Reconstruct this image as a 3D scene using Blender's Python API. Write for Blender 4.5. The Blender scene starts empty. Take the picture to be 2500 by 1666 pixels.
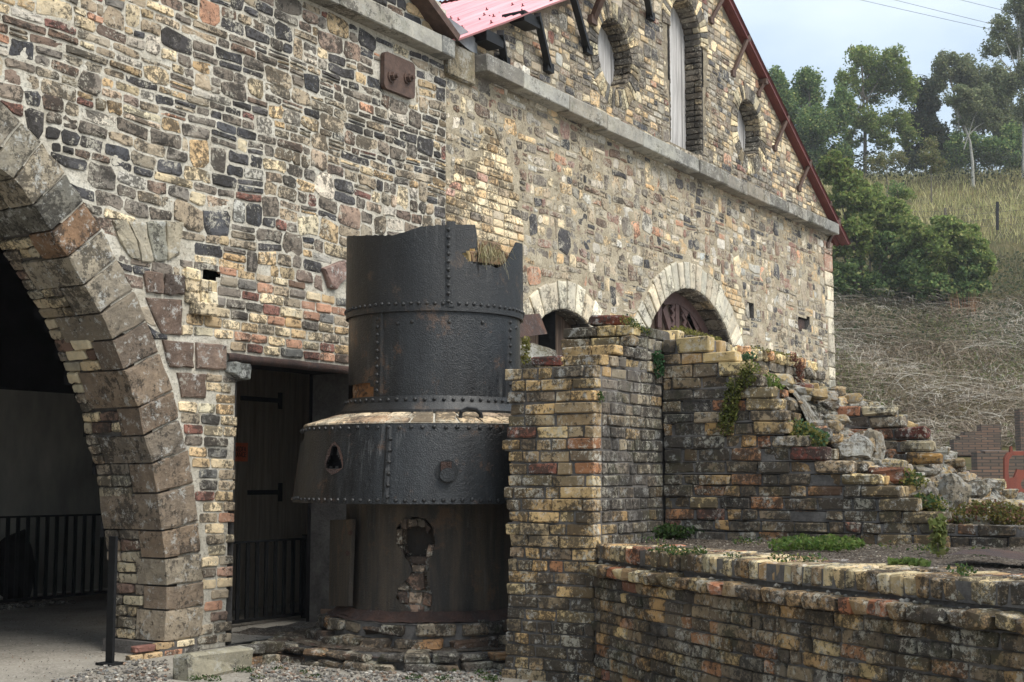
import bpy, math, random
import numpy as np
from mathutils import Vector, noise
R = random.Random(7)
S = bpy.context.scene
# ------------------------------------------------------------------ camera, sky, sun, exposure
F, HZ, EYE = 3300.0, 1170.0, 1.35            # focal length in photo pixels, horizon row, eye height
PIT = math.atan((HZ - 833) / F)
AL = math.atan((3332 - 1250) / F * math.cos(PIT))   # heading of the long wall against the view
_fw = np.array([0, math.cos(PIT), math.sin(PIT)]); _up = np.array([0, -math.sin(PIT), math.cos(PIT)]); _rt = np.array([1., 0, 0])
_C = np.array([0, 0, EYE]); _U = np.array([math.sin(AL), math.cos(AL), 0]); _N = np.array([math.cos(AL), -math.sin(AL), 0]); _Z = np.array([0, 0, 1.])
def _ray(x, y): return _rt * (x - 1250) / F + _up * (833 - y) / F + _fw
def _hit(x, y, p, n):
    r = _ray(x, y); return _C + r * (np.dot(p - _C, n) / np.dot(r, n))
_P0 = _hit(400, 1600, np.zeros(3), _Z)
# site coordinates: u along the long wall, d out of the wall towards the yard, z up; Blender X = u, Y = -d
def P(u, d, z): return Vector((u, -d, z))
def wall(x, y, d=0.0):
    p = _hit(x, y, _P0 + _N * d, _N) - _P0; return (float(p @ _U), float(p[2]))
def side(x, y, u):
    p = _hit(x, y, _P0 + _U * u, _U) - _P0; return (float(p @ _N), float(p[2]))
def flat(x, y, z):
    p = _hit(x, y, np.array([0, 0, z]), _Z) - _P0; return (float(p @ _U), float(p @ _N))
def CW(X, Y, z):                                     # from metres right of / ahead of the viewer to site coordinates
    r = np.array([X, Y, 0]) - np.array([_P0[0], _P0[1], 0]); return Vector((float(r @ _U), -float(r @ _N), z))
def at(x, y, Y):                                     # photo pixel at distance Y -> site point
    r = _ray(x, y); p = _C + r * (Y / r[1]); return CW(p[0], p[1], p[2])
def px(v):                                           # site point -> photo pixel
    q = _P0 * np.array([1, 1, 0]) + _U * v[0] + _N * (-v[1]) + _Z * v[2] - _C
    w = q @ _fw
    if w < .1: return (-9999, -9999, w)
    return (1250 + F * (q @ _rt) / w, 833 - F * (q @ _up) / w, w)
cam = bpy.data.cameras.new('camera'); co = bpy.data.objects.new('camera', cam); S.collection.objects.link(co)
cam.sensor_width = 36; cam.lens = 36 * F / 2500; cam.clip_end = 3000; cam.clip_start = .05
co.location = CW(0, 0, EYE)
_f = CW(0, 1, 0) - CW(0, 0, 0)
co.rotation_euler = (math.radians(90) + PIT, 0, math.atan2(-_f.x, _f.y))
S.camera = co
w = bpy.data.worlds.new('World'); S.world = w; w.use_nodes = True
nt = w.node_tree; nt.nodes.clear()
SUN_EL, SUN_DIR = math.radians(52), Vector((-0.06, -1.0))     # sun stands out in the yard, over the viewer's right shoulder
sky = nt.nodes.new('ShaderNodeTexSky'); sky.sky_type = 'NISHITA'; sky.sun_disc = False
sky.sun_elevation = SUN_EL; sky.sun_rotation = math.atan2(SUN_DIR.x, SUN_DIR.y); sky.air_density = 1.2; sky.dust_density = 2.0
tc = nt.nodes.new('ShaderNodeTexCoord'); mp = nt.nodes.new('ShaderNodeMapping'); mp.inputs['Scale'].default_value = (1, 1, 2.6)
nz = nt.nodes.new('ShaderNodeTexNoise'); nz.inputs['Scale'].default_value = 2.6; nz.inputs['Detail'].default_value = 7; nz.inputs['Roughness'].default_value = .52
rp = nt.nodes.new('ShaderNodeValToRGB'); rp.color_ramp.elements[0].position = .40; rp.color_ramp.elements[1].position = .60
rp.color_ramp.elements[0].color = (3.1, 3.8, 4.6, 1); rp.color_ramp.elements[1].color = (4.6, 5.15, 5.6, 1)
mx = nt.nodes.new('ShaderNodeMix'); mx.data_type = 'RGBA'; mx.inputs['Factor'].default_value = .82
bg = nt.nodes.new('ShaderNodeBackground'); bg.inputs['Strength'].default_value = .068
out = nt.nodes.new('ShaderNodeOutputWorld')
L = nt.links.new
L(tc.outputs['Generated'], mp.inputs['Vector']); L(mp.outputs[0], nz.inputs['Vector']); L(nz.outputs['Fac'], rp.inputs['Fac'])
L(sky.outputs[0], mx.inputs['A']); L(rp.outputs[0], mx.inputs['B']); L(mx.outputs['Result'], bg.inputs['Color']); L(bg.outputs[0], out.inputs[0])
sl = bpy.data.lights.new('sun', 'SUN'); sl.energy = 1.25; sl.angle = math.radians(42); sl.color = (1, .955, .87)
so = bpy.data.objects.new('sun', sl); S.collection.objects.link(so)
_sd = Vector((SUN_DIR.x, SUN_DIR.y, 0)).normalized() * math.cos(SUN_EL) + Vector((0, 0, math.sin(SUN_EL)))
so.rotation_euler = _sd.to_track_quat('Z', 'Y').to_euler()
S.view_settings.view_transform = 'Standard'; S.view_settings.look = 'None'; S.view_settings.gamma = 1; S.view_settings.use_curve_mapping = False
S.view_settings.exposure = 1.70
# ------------------------------------------------------------------ object helpers
WL = {}
def mk(name, v, f, mat, parent=None, col=None, smooth=False, kind=None, loc=None):
    v = np.asarray(v, dtype=float)
    c = Vector(loc) if loc is not None else Vector(((v.min(0) + v.max(0)) / 2).tolist())
    m = bpy.data.meshes.new(name); m.from_pydata((v - np.array(c)).tolist(), [], [list(map(int, q)) for q in f] if not isinstance(f, list) else f)
    if col is not None:
        a = m.attributes.new('col', 'FLOAT_COLOR', 'FACE'); n = len(m.polygons)
        ca = np.ones((n, 4), dtype=np.float32); ca[:, :3] = np.asarray(col, dtype=np.float32); a.data.foreach_set('color', ca.ravel())
    if smooth: m.polygons.foreach_set('use_smooth', [True] * len(m.polygons))
    m.materials.append(mat)
    o = bpy.data.objects.new(name, m); S.collection.objects.link(o); WL[o.name] = c
    if parent is not None: o.parent = parent; o.location = c - WL[parent.name]
    else: o.location = c
    if kind: o['kind'] = kind
    return o
def tag(o, label, cat, group=None):
    o['label'] = label; o['category'] = cat; o['kind'] = 'thing'
    if group: o['group'] = group
    return o
def thing(name, label, cat, loc, group=None):
    o = bpy.data.objects.new(name, None); S.collection.objects.link(o); o.location = loc; WL[o.name] = Vector(loc); o.empty_display_size = .2
    return tag(o, label, cat, group)
class Acc:
    def __init__(s): s.v = []; s.f = []; s.c = []
    def add(s, v, f, col=(1, 1, 1)):
        k = len(s.v); s.v += [tuple(q) for q in v]; s.f += [tuple(i + k for i in q) for q in f]; s.c += [tuple(col)] * len(f)
    def mk(s, name, mat, parent=None, kind=None, smooth=False): return mk(name, s.v, s.f, mat, parent, s.c, smooth, kind)
# photo regions that hide the long wall (used only to rank which stones become separate objects)
HIDE = [[(845, 560), (1165, 550), (1275, 600), (1275, 1650), (700, 1650), (720, 1060), (840, 1000)], [(1240, 900), (1535, 780), (1990, 850), (2040, 990), (2400, 1270), (2500, 1700), (1240, 1700)]]
def inpoly(x, y, p):
    c = False; n = len(p); j = n - 1
    for i in range(n):
        xi, yi = p[i]; xj, yj = p[j]
        if (yi > y) != (yj > y) and x < (xj - xi) * (y - yi) / (yj - yi) + xi: c = not c
        j = i
    return c
class Pieces:                                       # pieces of one kind on one thing: the 300 that show largest are objects, the rest one stuff part
    def __init__(s, name, mat, parent, hidable=False): s.n, s.m, s.p, s.h, s.l = name, mat, parent, hidable, []
    def add(s, v, f, col):
        a = np.asarray(v, dtype=float); q = [px(a[i]) for i in range(0, len(a), max(1, len(a) // 8))]
        xs = [t[0] for t in q]; ys = [t[1] for t in q]; mxx, mxy = sum(xs) / len(xs), sum(ys) / len(ys)
        if mxx < -700 or mxx > 3100 or mxy < -260 or mxy > 2000: return
        ar = (max(xs) - min(xs)) * (max(ys) - min(ys))
        if mxx < 0 or mxx > 2500 or mxy < 0 or mxy > 1666: ar *= .05
        if s.h and any(inpoly(mxx, mxy, h) for h in HIDE): ar = 0
        s.l.append((ar, a, f, col))
    def done(s, limit=300):
        s.l.sort(key=lambda t: -t[0]); acc = Acc()
        for i, (ar, v, f, c) in enumerate(s.l):
            if i < limit and ar > 60: mk(s.n, v, f, s.m, s.p, c)
            else: acc.add(v, f, c)
        if acc.v: acc.mk(s.n, s.m, s.p, 'stuff')
def lin(r, g, b, k=1.0):
    return tuple(k * ((c / 255 / 12.92) if c < 11 else ((c / 255 + .055) / 1.055) ** 2.4) for c in (r, g, b))
# ------------------------------------------------------------------ materials
def newmat(name):
    m = bpy.data.materials.new(name); m.use_nodes = True; n = m.node_tree; n.nodes.clear()
    o = n.nodes.new('ShaderNodeOutputMaterial'); b = n.nodes.new('ShaderNodeBsdfPrincipled'); n.links.new(b.outputs[0], o.inputs[0])
    return m, n, b
def nn(n, typ, **kw):
    o = n.nodes.new('ShaderNode' + typ)
    for k, v in kw.items():
        if k in o.inputs: o.inputs[k].default_value = v
        else: setattr(o, k, v)
    return o
def noise_t(n, vec, scale, detail=5, rough=.55, dist=0.0):
    t = nn(n, 'TexNoise', Scale=scale, Detail=detail, Roughness=rough, Distortion=dist); n.links.new(vec, t.inputs['Vector']); return t.outputs['Fac']
def ramp(n, fac, a, b, ca=(0, 0, 0), cb=(1, 1, 1)):
    r = n.nodes.new('ShaderNodeValToRGB'); e = r.color_ramp.elements; e[0].position, e[1].position = a, b; e[0].color, e[1].color = (*ca, 1), (*cb, 1)
    n.links.new(fac, r.inputs['Fac']); return r.outputs['Color']
def math_(n, op, a, b):
    m = n.nodes.new('ShaderNodeMath'); m.operation = op
    for i, v in enumerate((a, b)):
        if isinstance(v, (int, float)): m.inputs[i].default_value = v
        else: n.links.new(v, m.inputs[i])
    return m.outputs[0]
def mixc(n, fac, a, b, mode='MIX'):
    m = n.nodes.new('ShaderNodeMix'); m.data_type = 'RGBA'; m.blend_type = mode; m.clamp_factor = True
    for key, v in (('Factor', fac), ('A', a), ('B', b)):
        s = m.inputs[0] if key == 'Factor' else m.inputs['A' if key == 'A' else 'B']
        if key != 'Factor': s = [i for i in m.inputs if i.name == key and i.type == 'RGBA'][0]
        if isinstance(v, (int, float)): s.default_value = v
        elif isinstance(v, tuple): s.default_value = (*v[:3], 1)
        else: n.links.new(v, s)
    return [o for o in m.outputs if o.type == 'RGBA'][0]
def bump(n, b, h, dist, strength=1.0):
    k = nn(n, 'Bump', Strength=strength, Distance=dist); n.links.new(h, k.inputs['Height']); n.links.new(k.outputs[0], b.inputs['Normal'])
def pos(n, sc=None):
    g = n.nodes.new('ShaderNodeNewGeometry')
    if sc is None: return g.outputs['Position']
    m = nn(n, 'Mapping', Scale=sc); n.links.new(g.outputs['Position'], m.inputs['Vector']); return m.outputs[0]
def masonry(name, soot=.6, pale=.35, bd=.012, sc=1.0, palec=(.60, .56, .46), lich=.0, moss=0.0):
    m, n, b = newmat(name); p = pos(n)
    at_ = nn(n, 'Attribute', attribute_name='col')
    huge = noise_t(n, p, .55, 5, .6); big = noise_t(n, p, 3.2 * sc, 6, .65); mid = noise_t(n, p, 9 * sc, 6, .6); fine = noise_t(n, p, 26 * sc, 10, .82); f2 = noise_t(n, p, 34 * sc, 10, .82, .4)
    c = mixc(n, 1.0, at_.outputs['Color'], ramp(n, mid, .3, .7, (.74, .74, .75), (1.26, 1.23, 1.18)), 'MULTIPLY')
    c = mixc(n, 1.0, c, ramp(n, huge, .35, .65, (.82, .82, .84), (1.12, 1.10, 1.06)), 'MULTIPLY')
    add = lambda x, k, y: math_(n, 'ADD', x, math_(n, 'MULTIPLY', math_(n, 'SUBTRACT', y, .5), k))
    sv = add(add(fine, .75, big), .5, huge); th = .615 - .2 * soot
    c = mixc(n, math_(n, 'MULTIPLY', ramp(n, sv, th, th + .045), .62 + .3 * soot), c, (.040, .036, .032))
    pv = add(f2, .7, noise_t(n, p, 4.1 * sc, 6, .65)); tp = .66 - .22 * pale
    c = mixc(n, math_(n, 'MULTIPLY', ramp(n, pv, tp, tp + .04), .72), c, palec)
    if lich: c = mixc(n, math_(n, 'MULTIPLY', ramp(n, noise_t(n, p, 10, 10, .82), .555, .59), lich), c, (.72, .72, .68))
    if moss: c = mixc(n, math_(n, 'MULTIPLY', ramp(n, noise_t(n, p, 4, 6, .7), .52, .66), moss), c, (.085, .10, .03))
    n.links.new(c, b.inputs['Base Color']); b.inputs['Roughness'].default_value = .93; b.inputs['Specular IOR Level'].default_value = .2
    bump(n, b, math_(n, 'ADD', math_(n, 'MULTIPLY', mid, 1.4), math_(n, 'MULTIPLY', fine, 1.1)), bd)
    return m
def plain(name, col, col2=None, scale=8, rough=.85, spec=.25, bd=.0, metal=0.0, stretch=None, detail=6):
    m, n, b = newmat(name); p = pos(n, stretch)
    f = noise_t(n, p, scale, detail, .62)
    n.links.new(ramp(n, f, .32, .68, col, col2 or tuple(c * 1.5 for c in col)), b.inputs['Base Color'])
    b.inputs['Roughness'].default_value = rough; b.inputs['Specular IOR Level'].default_value = spec; b.inputs['Metallic'].default_value = metal
    if bd: bump(n, b, noise_t(n, p, scale * 4, 5, .65), bd)
    return m
M = {}
M['rubble'] = masonry('rubble_stone', .62, .35, .016)
M['rubble2'] = masonry('weathered_stone', .42, .62, .016, palec=(.50, .46, .37))
M['brick'] = masonry('yellow_brick', .58, .30, .010)
M['dirty'] = masonry('sooty_brick', .68, .36, .014, palec=(.56, .52, .42), lich=.38)
M['dark'] = masonry('mossy_dark_brick', .66, .40, .016, palec=(.48, .45, .37), lich=.28, moss=.22)
M['block'] = masonry('arch_stone', .40, .18, .030, palec=(.5, .47, .4), lich=.62)
M['granite'] = masonry('granite', .25, .55, .010, palec=(.40, .39, .35), moss=.2)
M['limewash'] = masonry('limewashed_stone', .38, .6, .010, palec=(.58, .54, .43))
def mortar(name, c1, c2, dirt=.45):
    m, n, b = newmat(name); p = pos(n)
    c = ramp(n, noise_t(n, p, 5, 8, .7), .35, .65, c1, c2)
    c = mixc(n, math_(n, 'MULTIPLY', ramp(n, noise_t(n, p, 38, 6, .7), .5, .62), dirt), c, (.05, .047, .042))
    n.links.new(c, b.inputs['Base Color']); b.inputs['Roughness'].default_value = .95; b.inputs['Specular IOR Level'].default_value = .1
    bump(n, b, noise_t(n, p, 45, 6, .7), .012); return m
M['mortar'] = mortar('lime_mortar', lin(176, 168, 152), lin(214, 209, 196))
M['mortar2'] = mortar('flush_mortar', lin(150, 138, 117), lin(190, 179, 157), .5)
M['mortarg'] = mortar('gable_mortar', lin(120, 110, 96), lin(160, 150, 130), .5)
M['mortard'] = mortar('sooty_mortar', lin(84, 81, 79), lin(122, 118, 114), .3)
def iron(name, base, base2, rust, rfac, rough, bd, bs):
    m, n, b = newmat(name); p = pos(n); ps = pos(n, (5, 5, .55))
    st = noise_t(n, ps, 1.6, 7, .66); f = noise_t(n, p, 95, 4, .6); pat = noise_t(n, p, 1.7, 5, .6)
    c = ramp(n, st, .40, .66, base, base2)
    c = mixc(n, math_(n, 'MULTIPLY', ramp(n, noise_t(n, pos(n, (14, 14, .8)), 1.5, 6, .7), .54, .70), math_(n, 'MULTIPLY', ramp(n, pat, .46, .62), .55)), c, (.20, .20, .195))  # pale upright streaks: sky sheen on the iron painted into the colour
    c = mixc(n, math_(n, 'MULTIPLY', ramp(n, noise_t(n, p, 3.4, 9, .78), .56, .62), rfac), c, rust)
    c = mixc(n, math_(n, 'MULTIPLY', ramp(n, noise_t(n, p, 120, 3, .7), .60, .68), .35), c, (.20, .20, .19))  # fine pale specks: sparkle of the sheen, also painted in
    n.links.new(c, b.inputs['Base Color']); n.links.new(ramp(n, st, .3, .7, (rough,) * 3, (rough + .22,) * 3), b.inputs['Roughness'])
    b.inputs['Specular IOR Level'].default_value = .6
    bump(n, b, math_(n, 'ADD', f, math_(n, 'MULTIPLY', noise_t(n, p, 22, 4, .6), .7)), bd, bs); return m
M['iron'] = iron('black_painted_iron', lin(11, 12, 15), lin(33, 36, 39), lin(96, 70, 50), .65, .26, .006, .9)
M['iron_up'] = iron('dull_black_iron', lin(13, 14, 16), lin(27, 28, 30), lin(84, 66, 50), .6, .38, .006, .7)
M['iron_base'] = iron('sooty_rusting_iron', lin(46, 42, 38), lin(92, 80, 66), lin(110, 82, 58), .5, .6, .014, .8)
M['rust'] = iron('flaking_rust', lin(58, 42, 38), lin(88, 64, 54), lin(112, 72, 48), .5, .8, .02, 1)
M['blackbar'] = plain('black_steel', lin(16, 17, 19), lin(30, 31, 33), 20, .6, .3)
M['brownbar'] = plain('brown_painted_steel', lin(72, 58, 52), lin(98, 78, 68), 14, .7, .3, .004)
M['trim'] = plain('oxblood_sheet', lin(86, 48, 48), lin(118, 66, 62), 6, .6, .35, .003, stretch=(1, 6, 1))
M['pink'] = plain('faded_red_sheet', lin(214, 128, 134), lin(238, 176, 180), 1.6, .5, .4, .002, stretch=(.35, 5, .35))
M['plank_grey'] = plain('weathered_grey_board', lin(150, 146, 143), lin(206, 203, 200), 3, .85, .2, .006, stretch=(9, 9, .5))
M['plank_dark'] = plain('dark_stained_board', lin(62, 52, 46), lin(104, 88, 76), 3, .85, .2, .006, stretch=(9, 9, .5))
M['plank_in'] = plain('dusty_brown_board', lin(132, 120, 106), lin(172, 158, 140), 3, .85, .2, .006, stretch=(7, 7, .4))
M['door_iron'] = plain('brown_cut_plate', lin(78, 60, 58), lin(100, 78, 74), 12, .65, .35, .003)
M['concrete'] = plain('grimy_render', lin(140, 138, 130), lin(200, 194, 180), 1.2, .95, .1, .006, stretch=(1, 1, .4))
M['blackwall'] = plain('near_black_wall', lin(24, 24, 26), lin(40, 40, 42), 3, .95, .1, .01)  # one near-black colour for inner walls, niche backs and hollows
M['lead'] = plain('lead_flashing', lin(108, 112, 118), lin(150, 152, 154), 6, .6, .4, .004)
M['orange'] = plain('orange_sign_face', lin(225, 110, 74), lin(235, 130, 92), 5, .6, .3)
M['letters'] = plain('black_lettering', lin(20, 18, 18), lin(26, 24, 24), 5, .7, .2)
M['redplate'] = iron('rust_red_plate', lin(112, 56, 44), lin(138, 74, 58), lin(92, 50, 40), .4, .75, .006, .6)
M['bark'] = plain('grey_bark', lin(86, 80, 70), lin(120, 112, 100), 10, .95, .1, .01)
M['birch'] = plain('white_birch_bark', lin(112, 108, 100), lin(186, 184, 174), 5, .9, .1, .004, stretch=(1, 1, 3))
M['cable'] = plain('grey_cable', lin(70, 74, 78), lin(84, 86, 90), 5, .7, .2)
def leafmat(name, tr=.55):
    m, n, b = newmat(name); a = nn(n, 'Attribute', attribute_name='col'); n.links.new(a.outputs['Color'], b.inputs['Base Color'])
    b.inputs['Roughness'].default_value = .65; b.inputs['Specular IOR Level'].default_value = .25
    t = nn(n, 'BsdfTranslucent'); n.links.new(a.outputs['Color'], t.inputs['Color']); x = nn(n, 'MixShader', Fac=tr)
    n.links.new(b.outputs[0], x.inputs[1]); n.links.new(t.outputs[0], x.inputs[2])
    o = [q for q in n.nodes if q.type == 'OUTPUT_MATERIAL'][0]; n.links.new(x.outputs[0], o.inputs[0]); return m
M['leaf'] = leafmat('leaf'); M['blade'] = leafmat('dry_grass', .25); M['twig'] = leafmat('bare_twig', .0)
def ground_mat(name, c1, c2, c3, s1, s2, bd):
    m, n, b = newmat(name); p = pos(n)
    v = nn(n, 'TexVoronoi', Scale=s2); n.links.new(p, v.inputs['Vector'])
    c = ramp(n, noise_t(n, p, s1, 8, .65), .35, .65, c1, c2); c = mixc(n, math_(n, 'MULTIPLY', ramp(n, noise_t(n, p, s2, 5, .7), .52, .62), .7), c, c3)
    n.links.new(c, b.inputs['Base Color']); b.inputs['Roughness'].default_value = .95; b.inputs['Specular IOR Level'].default_value = .15
    bump(n, b, math_(n, 'ADD', noise_t(n, p, s2 * .6, 6, .7), math_(n, 'MULTIPLY', v.outputs['Distance'], .5)), bd); return m
M['ground'] = ground_mat('trodden_dirt', lin(128, 123, 114), lin(164, 158, 148), lin(184, 178, 168), 1.5, 40, .012)
M['soil'] = ground_mat('dark_soil', lin(52, 44, 38), lin(92, 82, 72), lin(150, 142, 130), 6, 55, .02)
M['hill'] = ground_mat('hill_turf', lin(62, 58, 38), lin(98, 88, 56), lin(70, 76, 40), .25, 3, .15)
M['rock'] = masonry('grey_rock', .5, .7, .03, palec=(.46, .45, .41), lich=.3, moss=.25)
M['gravel'] = masonry('gravel', .25, .3, .004)
# ------------------------------------------------------------------ masonry builders
class Poly:
    def __init__(s, pts, pad=0.0):
        s.p = [tuple(q) for q in pts]; xs = [q[0] for q in s.p]; ys = [q[1] for q in s.p]; s.b = (min(xs), max(xs), min(ys), max(ys))
    def has(s, x, y): return s.b[0] < x < s.b[1] and s.b[2] < y < s.b[3] and inpoly(x, y, s.p)
    def near(s, x, y):
        best = None; bd = 1e9; p = s.p; n = len(p)
        for i in range(n):
            ax, ay = p[i]; bx, by = p[(i + 1) % n]; dx, dy = bx - ax, by - ay; l = dx * dx + dy * dy
            if l < 1e-12: continue
            t = max(0, min(1, ((x - ax) * dx + (y - ay) * dy) / l)); qx, qy = ax + t * dx, ay + t * dy; e = (qx - x) ** 2 + (qy - y) ** 2
            if e < bd: bd = e; best = (qx, qy)
        return best
def area(p): return .5 * sum(p[i][0] * p[(i + 1) % len(p)][1] - p[(i + 1) % len(p)][0] * p[i][1] for i in range(len(p)))
def fit(pts, excl, incl, joint):
    cx = sum(q[0] for q in pts) / len(pts); cy = sum(q[1] for q in pts) / len(pts); a0 = abs(area(pts))
    for e in excl:
        if e.b[0] - .5 > cx or e.b[1] + .5 < cx or e.b[2] - .5 > cy or e.b[3] + .5 < cy: continue
        if e.has(cx, cy): return None
        o = []
        for x, y in pts:
            if e.has(x, y):
                qx, qy = e.near(x, y); dx, dy = cx - qx, cy - qy; l = math.hypot(dx, dy) or 1; x, y = qx + dx / l * joint * .5, qy + dy / l * joint * .5
            o.append((x, y))
        pts = o
    if incl is not None:
        if not any(i.has(cx, cy) for i in incl): return None
        i = [k for k in incl if k.has(cx, cy)][0]; o = []
        for x, y in pts:
            if not i.has(x, y):
                qx, qy = i.near(x, y); dx, dy = cx - qx, cy - qy; l = math.hypot(dx, dy) or 1; x, y = qx + dx / l * joint * .3, qy + dy / l * joint * .3
            o.append((x, y))
        pts = o
    if abs(area(pts)) < a0 * .3: return None
    return pts
def outline(s0, s1, z0, z1, jit, rnd, rg):
    w_, h = s1 - s0, z1 - z0; m = min(w_, h); j = lambda k=1: rg.gauss(0, jit * m * k); r = lambda: m * rg.uniform(.08, rnd)
    a, b, c, d = r(), r(), r(), r(); pts = [(s0 + a, z0 + j())]
    if w_ > h * 1.3: pts.append(((s0 + s1) / 2 + j(3), z0 + j()))
    pts += [(s1 - b, z0 + j()), (s1 + j(), z0 + b)]
    if h > w_ * 1.3: pts.append((s1 + j(), (z0 + z1) / 2))
    pts += [(s1 + j(), z1 - c), (s1 - c, z1 + j())]
    if w_ > h * 1.3: pts.append(((s0 + s1) / 2 + j(3), z1 + j()))
    pts += [(s0 + d, z1 + j()), (s0 + j(), z1 - d)]
    if h > w_ * 1.3: pts.append((s0 + j(), (z0 + z1) / 2))
    pts.append((s0 + j(), z0 + a)); return pts
def stone(pts, frame, proud, dome, rg, back=.03, inner=.80, lip=.55):
    n = len(pts); cx = sum(q[0] for q in pts) / n; cy = sum(q[1] for q in pts) / n; v = []
    for x, y in pts: v.append(frame(x, y, -back))
    for x, y in pts: v.append(frame(cx + (x - cx) * .985, cy + (y - cy) * .985, proud * lip))
    k = inner
    for x, y in pts: v.append(frame(cx + (x - cx) * k + rg.gauss(0, .004), cy + (y - cy) * k + rg.gauss(0, .004), proud + rg.gauss(0, dome * .35)))
    v.append(frame(cx, cy, proud + rg.uniform(-.2, 1) * dome)); f = []
    for r_ in (0, n):
        for i in range(n): f.append((r_ + i, r_ + (i + 1) % n, r_ + n + (i + 1) % n, r_ + n + i))
    for i in range(n): f.append((2 * n + i, 2 * n + (i + 1) % n, 3 * n))
    return v, f
SAT = .66; GAIN = 1.42
def pick(pal, rg, k=.14):
    t = rg.random() * sum(q[0] for q in pal)
    for wt, c in pal:
        t -= wt
        if t <= 0: break
    g = GAIN * math.exp(rg.gauss(0, k)); h = rg.gauss(0, .03)
    l = .3 * c[0] + .6 * c[1] + .1 * c[2]; c = tuple(SAT * q + (1 - SAT) * l * t for q, t in zip(c, (1.05, 1.0, .92)))
    return (c[0] * g * (1 + h), c[1] * g, c[2] * g * (1 - h))
def rubble(pc, frame, s0, s1, z0, z1, hr, lr, excl, incl, pal, joint=.016, jit=.07, rnd=.35, proud=(.006, .03), tall=.14, split=.1, wav=.03, dome=.012, seed=1):
    rg = random.Random(seed); hs = []; z = z0
    while z < z1: h = rg.uniform(*hr); hs.append(h); z += h
    z = z0; blocked = []
    for i, h in enumerate(hs):
        nb = []; segs = []; s = s0 - rg.uniform(0, lr[0])
        for a, b in sorted(blocked):
            if a > s: segs.append((s, a))
            s = max(s, b)
        if s < s1: segs.append((s, s1))
        for a, b in segs:
            s = a
            while s < b - .02:
                l = rg.uniform(*lr) * (1.35 if rg.random() < .12 else 1)
                if b - s - l < lr[0] * .55: l = b - s
                zz = z + h; cells = [(s, s + l, z, zz)]
                if i + 1 < len(hs) and rg.random() < tall and l < .4: zz = z + h + hs[i + 1]; cells = [(s, s + l, z, zz)]; nb.append((s, s + l))
                elif l > lr[0] * 1.3 and rg.random() < split: m = z + h * rg.uniform(.4, .6); cells = [(s, s + l, z, m), (s, s + l, m, zz)]
                elif l > lr[0] * 1.6 and rg.random() < split: m = s + l * rg.uniform(.35, .65); cells = [(s, m, z, zz), (m, s + l, z, zz)]
                for c in cells:
                    j = joint * rg.uniform(.7, 1.5) / 2
                    if c[1] - c[0] < 3 * j or c[3] - c[2] < 3 * j: continue
                    p = outline(c[0] + j, c[1] - j, c[2] + j, c[3] - j, jit, rnd, rg)
                    if wav: p = [(x, y + wav * (noise.noise(Vector((x * .55, y * .9, seed * 3.7))) + .5 * noise.noise(Vector((x * 2.1, y * 2, seed))))) for x, y in p]
                    p = fit(p, excl, incl, joint)
                    if p is None: continue
                    v, f = stone(p, frame, rg.uniform(*proud), dome, rg)
                    cx = sum(q[0] for q in p) / len(p); cy = sum(q[1] for q in p) / len(p)
                    pc.add(v, f, pick(pal(cx, cy, l, h) if callable(pal) else pal, rg))
                s += l
        blocked = nb; z += h
def FW(s, z, h): return (s, -h, z)                    # frame of the long wall
_CB = None
def cbox(u0, u1, d0, d1, z0, z1, rg, c=.009, j=.004):  # a worn brick: chamfered box, 44 triangles
    L0, H0 = (u0, -d1, z0), (u1, -d0, z1); v = []; idx = {}
    for sx in (0, 1):
        for sy in (0, 1):
            for sz in (0, 1):
                s = (sx, sy, sz); co_ = [(L0[k], H0[k])[s[k]] for k in range(3)]; off = [rg.gauss(0, j) for _ in range(3)]
                for ax in range(3):
                    q = list(co_)
                    cc = c * rg.uniform(.5, 1.7)
                    for k in range(3):
                        if k != ax: q[k] += (cc if s[k] == 0 else -cc)
                        q[k] += off[k]
                    idx[(sx, sy, sz, ax)] = len(v); v.append(tuple(q))
    f = []
    def g(sx, sy, sz, ax): return idx[(sx, sy, sz, ax)]
    for ax in range(3):
        o1, o2 = (ax + 1) % 3, (ax + 2) % 3
        for side_ in (0, 1):
            q = []
            for a, b in ((0, 0), (1, 0), (1, 1), (0, 1)):
                s = [0, 0, 0]; s[ax] = side_; s[o1] = a; s[o2] = b; q.append(g(*s, ax))
            f.append(tuple(q if side_ else q[::-1]))
    for ax in range(3):
        o1, o2 = (ax + 1) % 3, (ax + 2) % 3
        for a in (0, 1):
            for b in (0, 1):
                def k(e, face):
                    s = [0, 0, 0]; s[ax] = e; s[o1] = a; s[o2] = b; return g(*s, face)
                q = (k(0, o1), k(1, o1), k(1, o2), k(0, o2)); f.append(q if (a ^ b) else q[::-1])
    for sx in (0, 1):
        for sy in (0, 1):
            for sz in (0, 1):
                q = (g(sx, sy, sz, 0), g(sx, sy, sz, 1), g(sx, sy, sz, 2)); f.append(q if (sx + sy + sz) % 2 else q[::-1])
    return v, f
def rot(v, c, a):
    ca, sa = math.cos(a), math.sin(a); return [(c[0] + (x - c[0]) * ca - (y - c[1]) * sa, c[1] + (x - c[0]) * sa + (y - c[1]) * ca, z) for x, y, z in v]
def box(u0, u1, d0, d1, z0, z1):
    v = [(u0, -d0, z0), (u1, -d0, z0), (u1, -d1, z0), (u0, -d1, z0), (u0, -d0, z1), (u1, -d0, z1), (u1, -d1, z1), (u0, -d1, z1)]
    return v, [(0, 1, 2, 3), (7, 6, 5, 4), (0, 4, 5, 1), (1, 5, 6, 2), (2, 6, 7, 3), (3, 7, 4, 0)]
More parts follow.
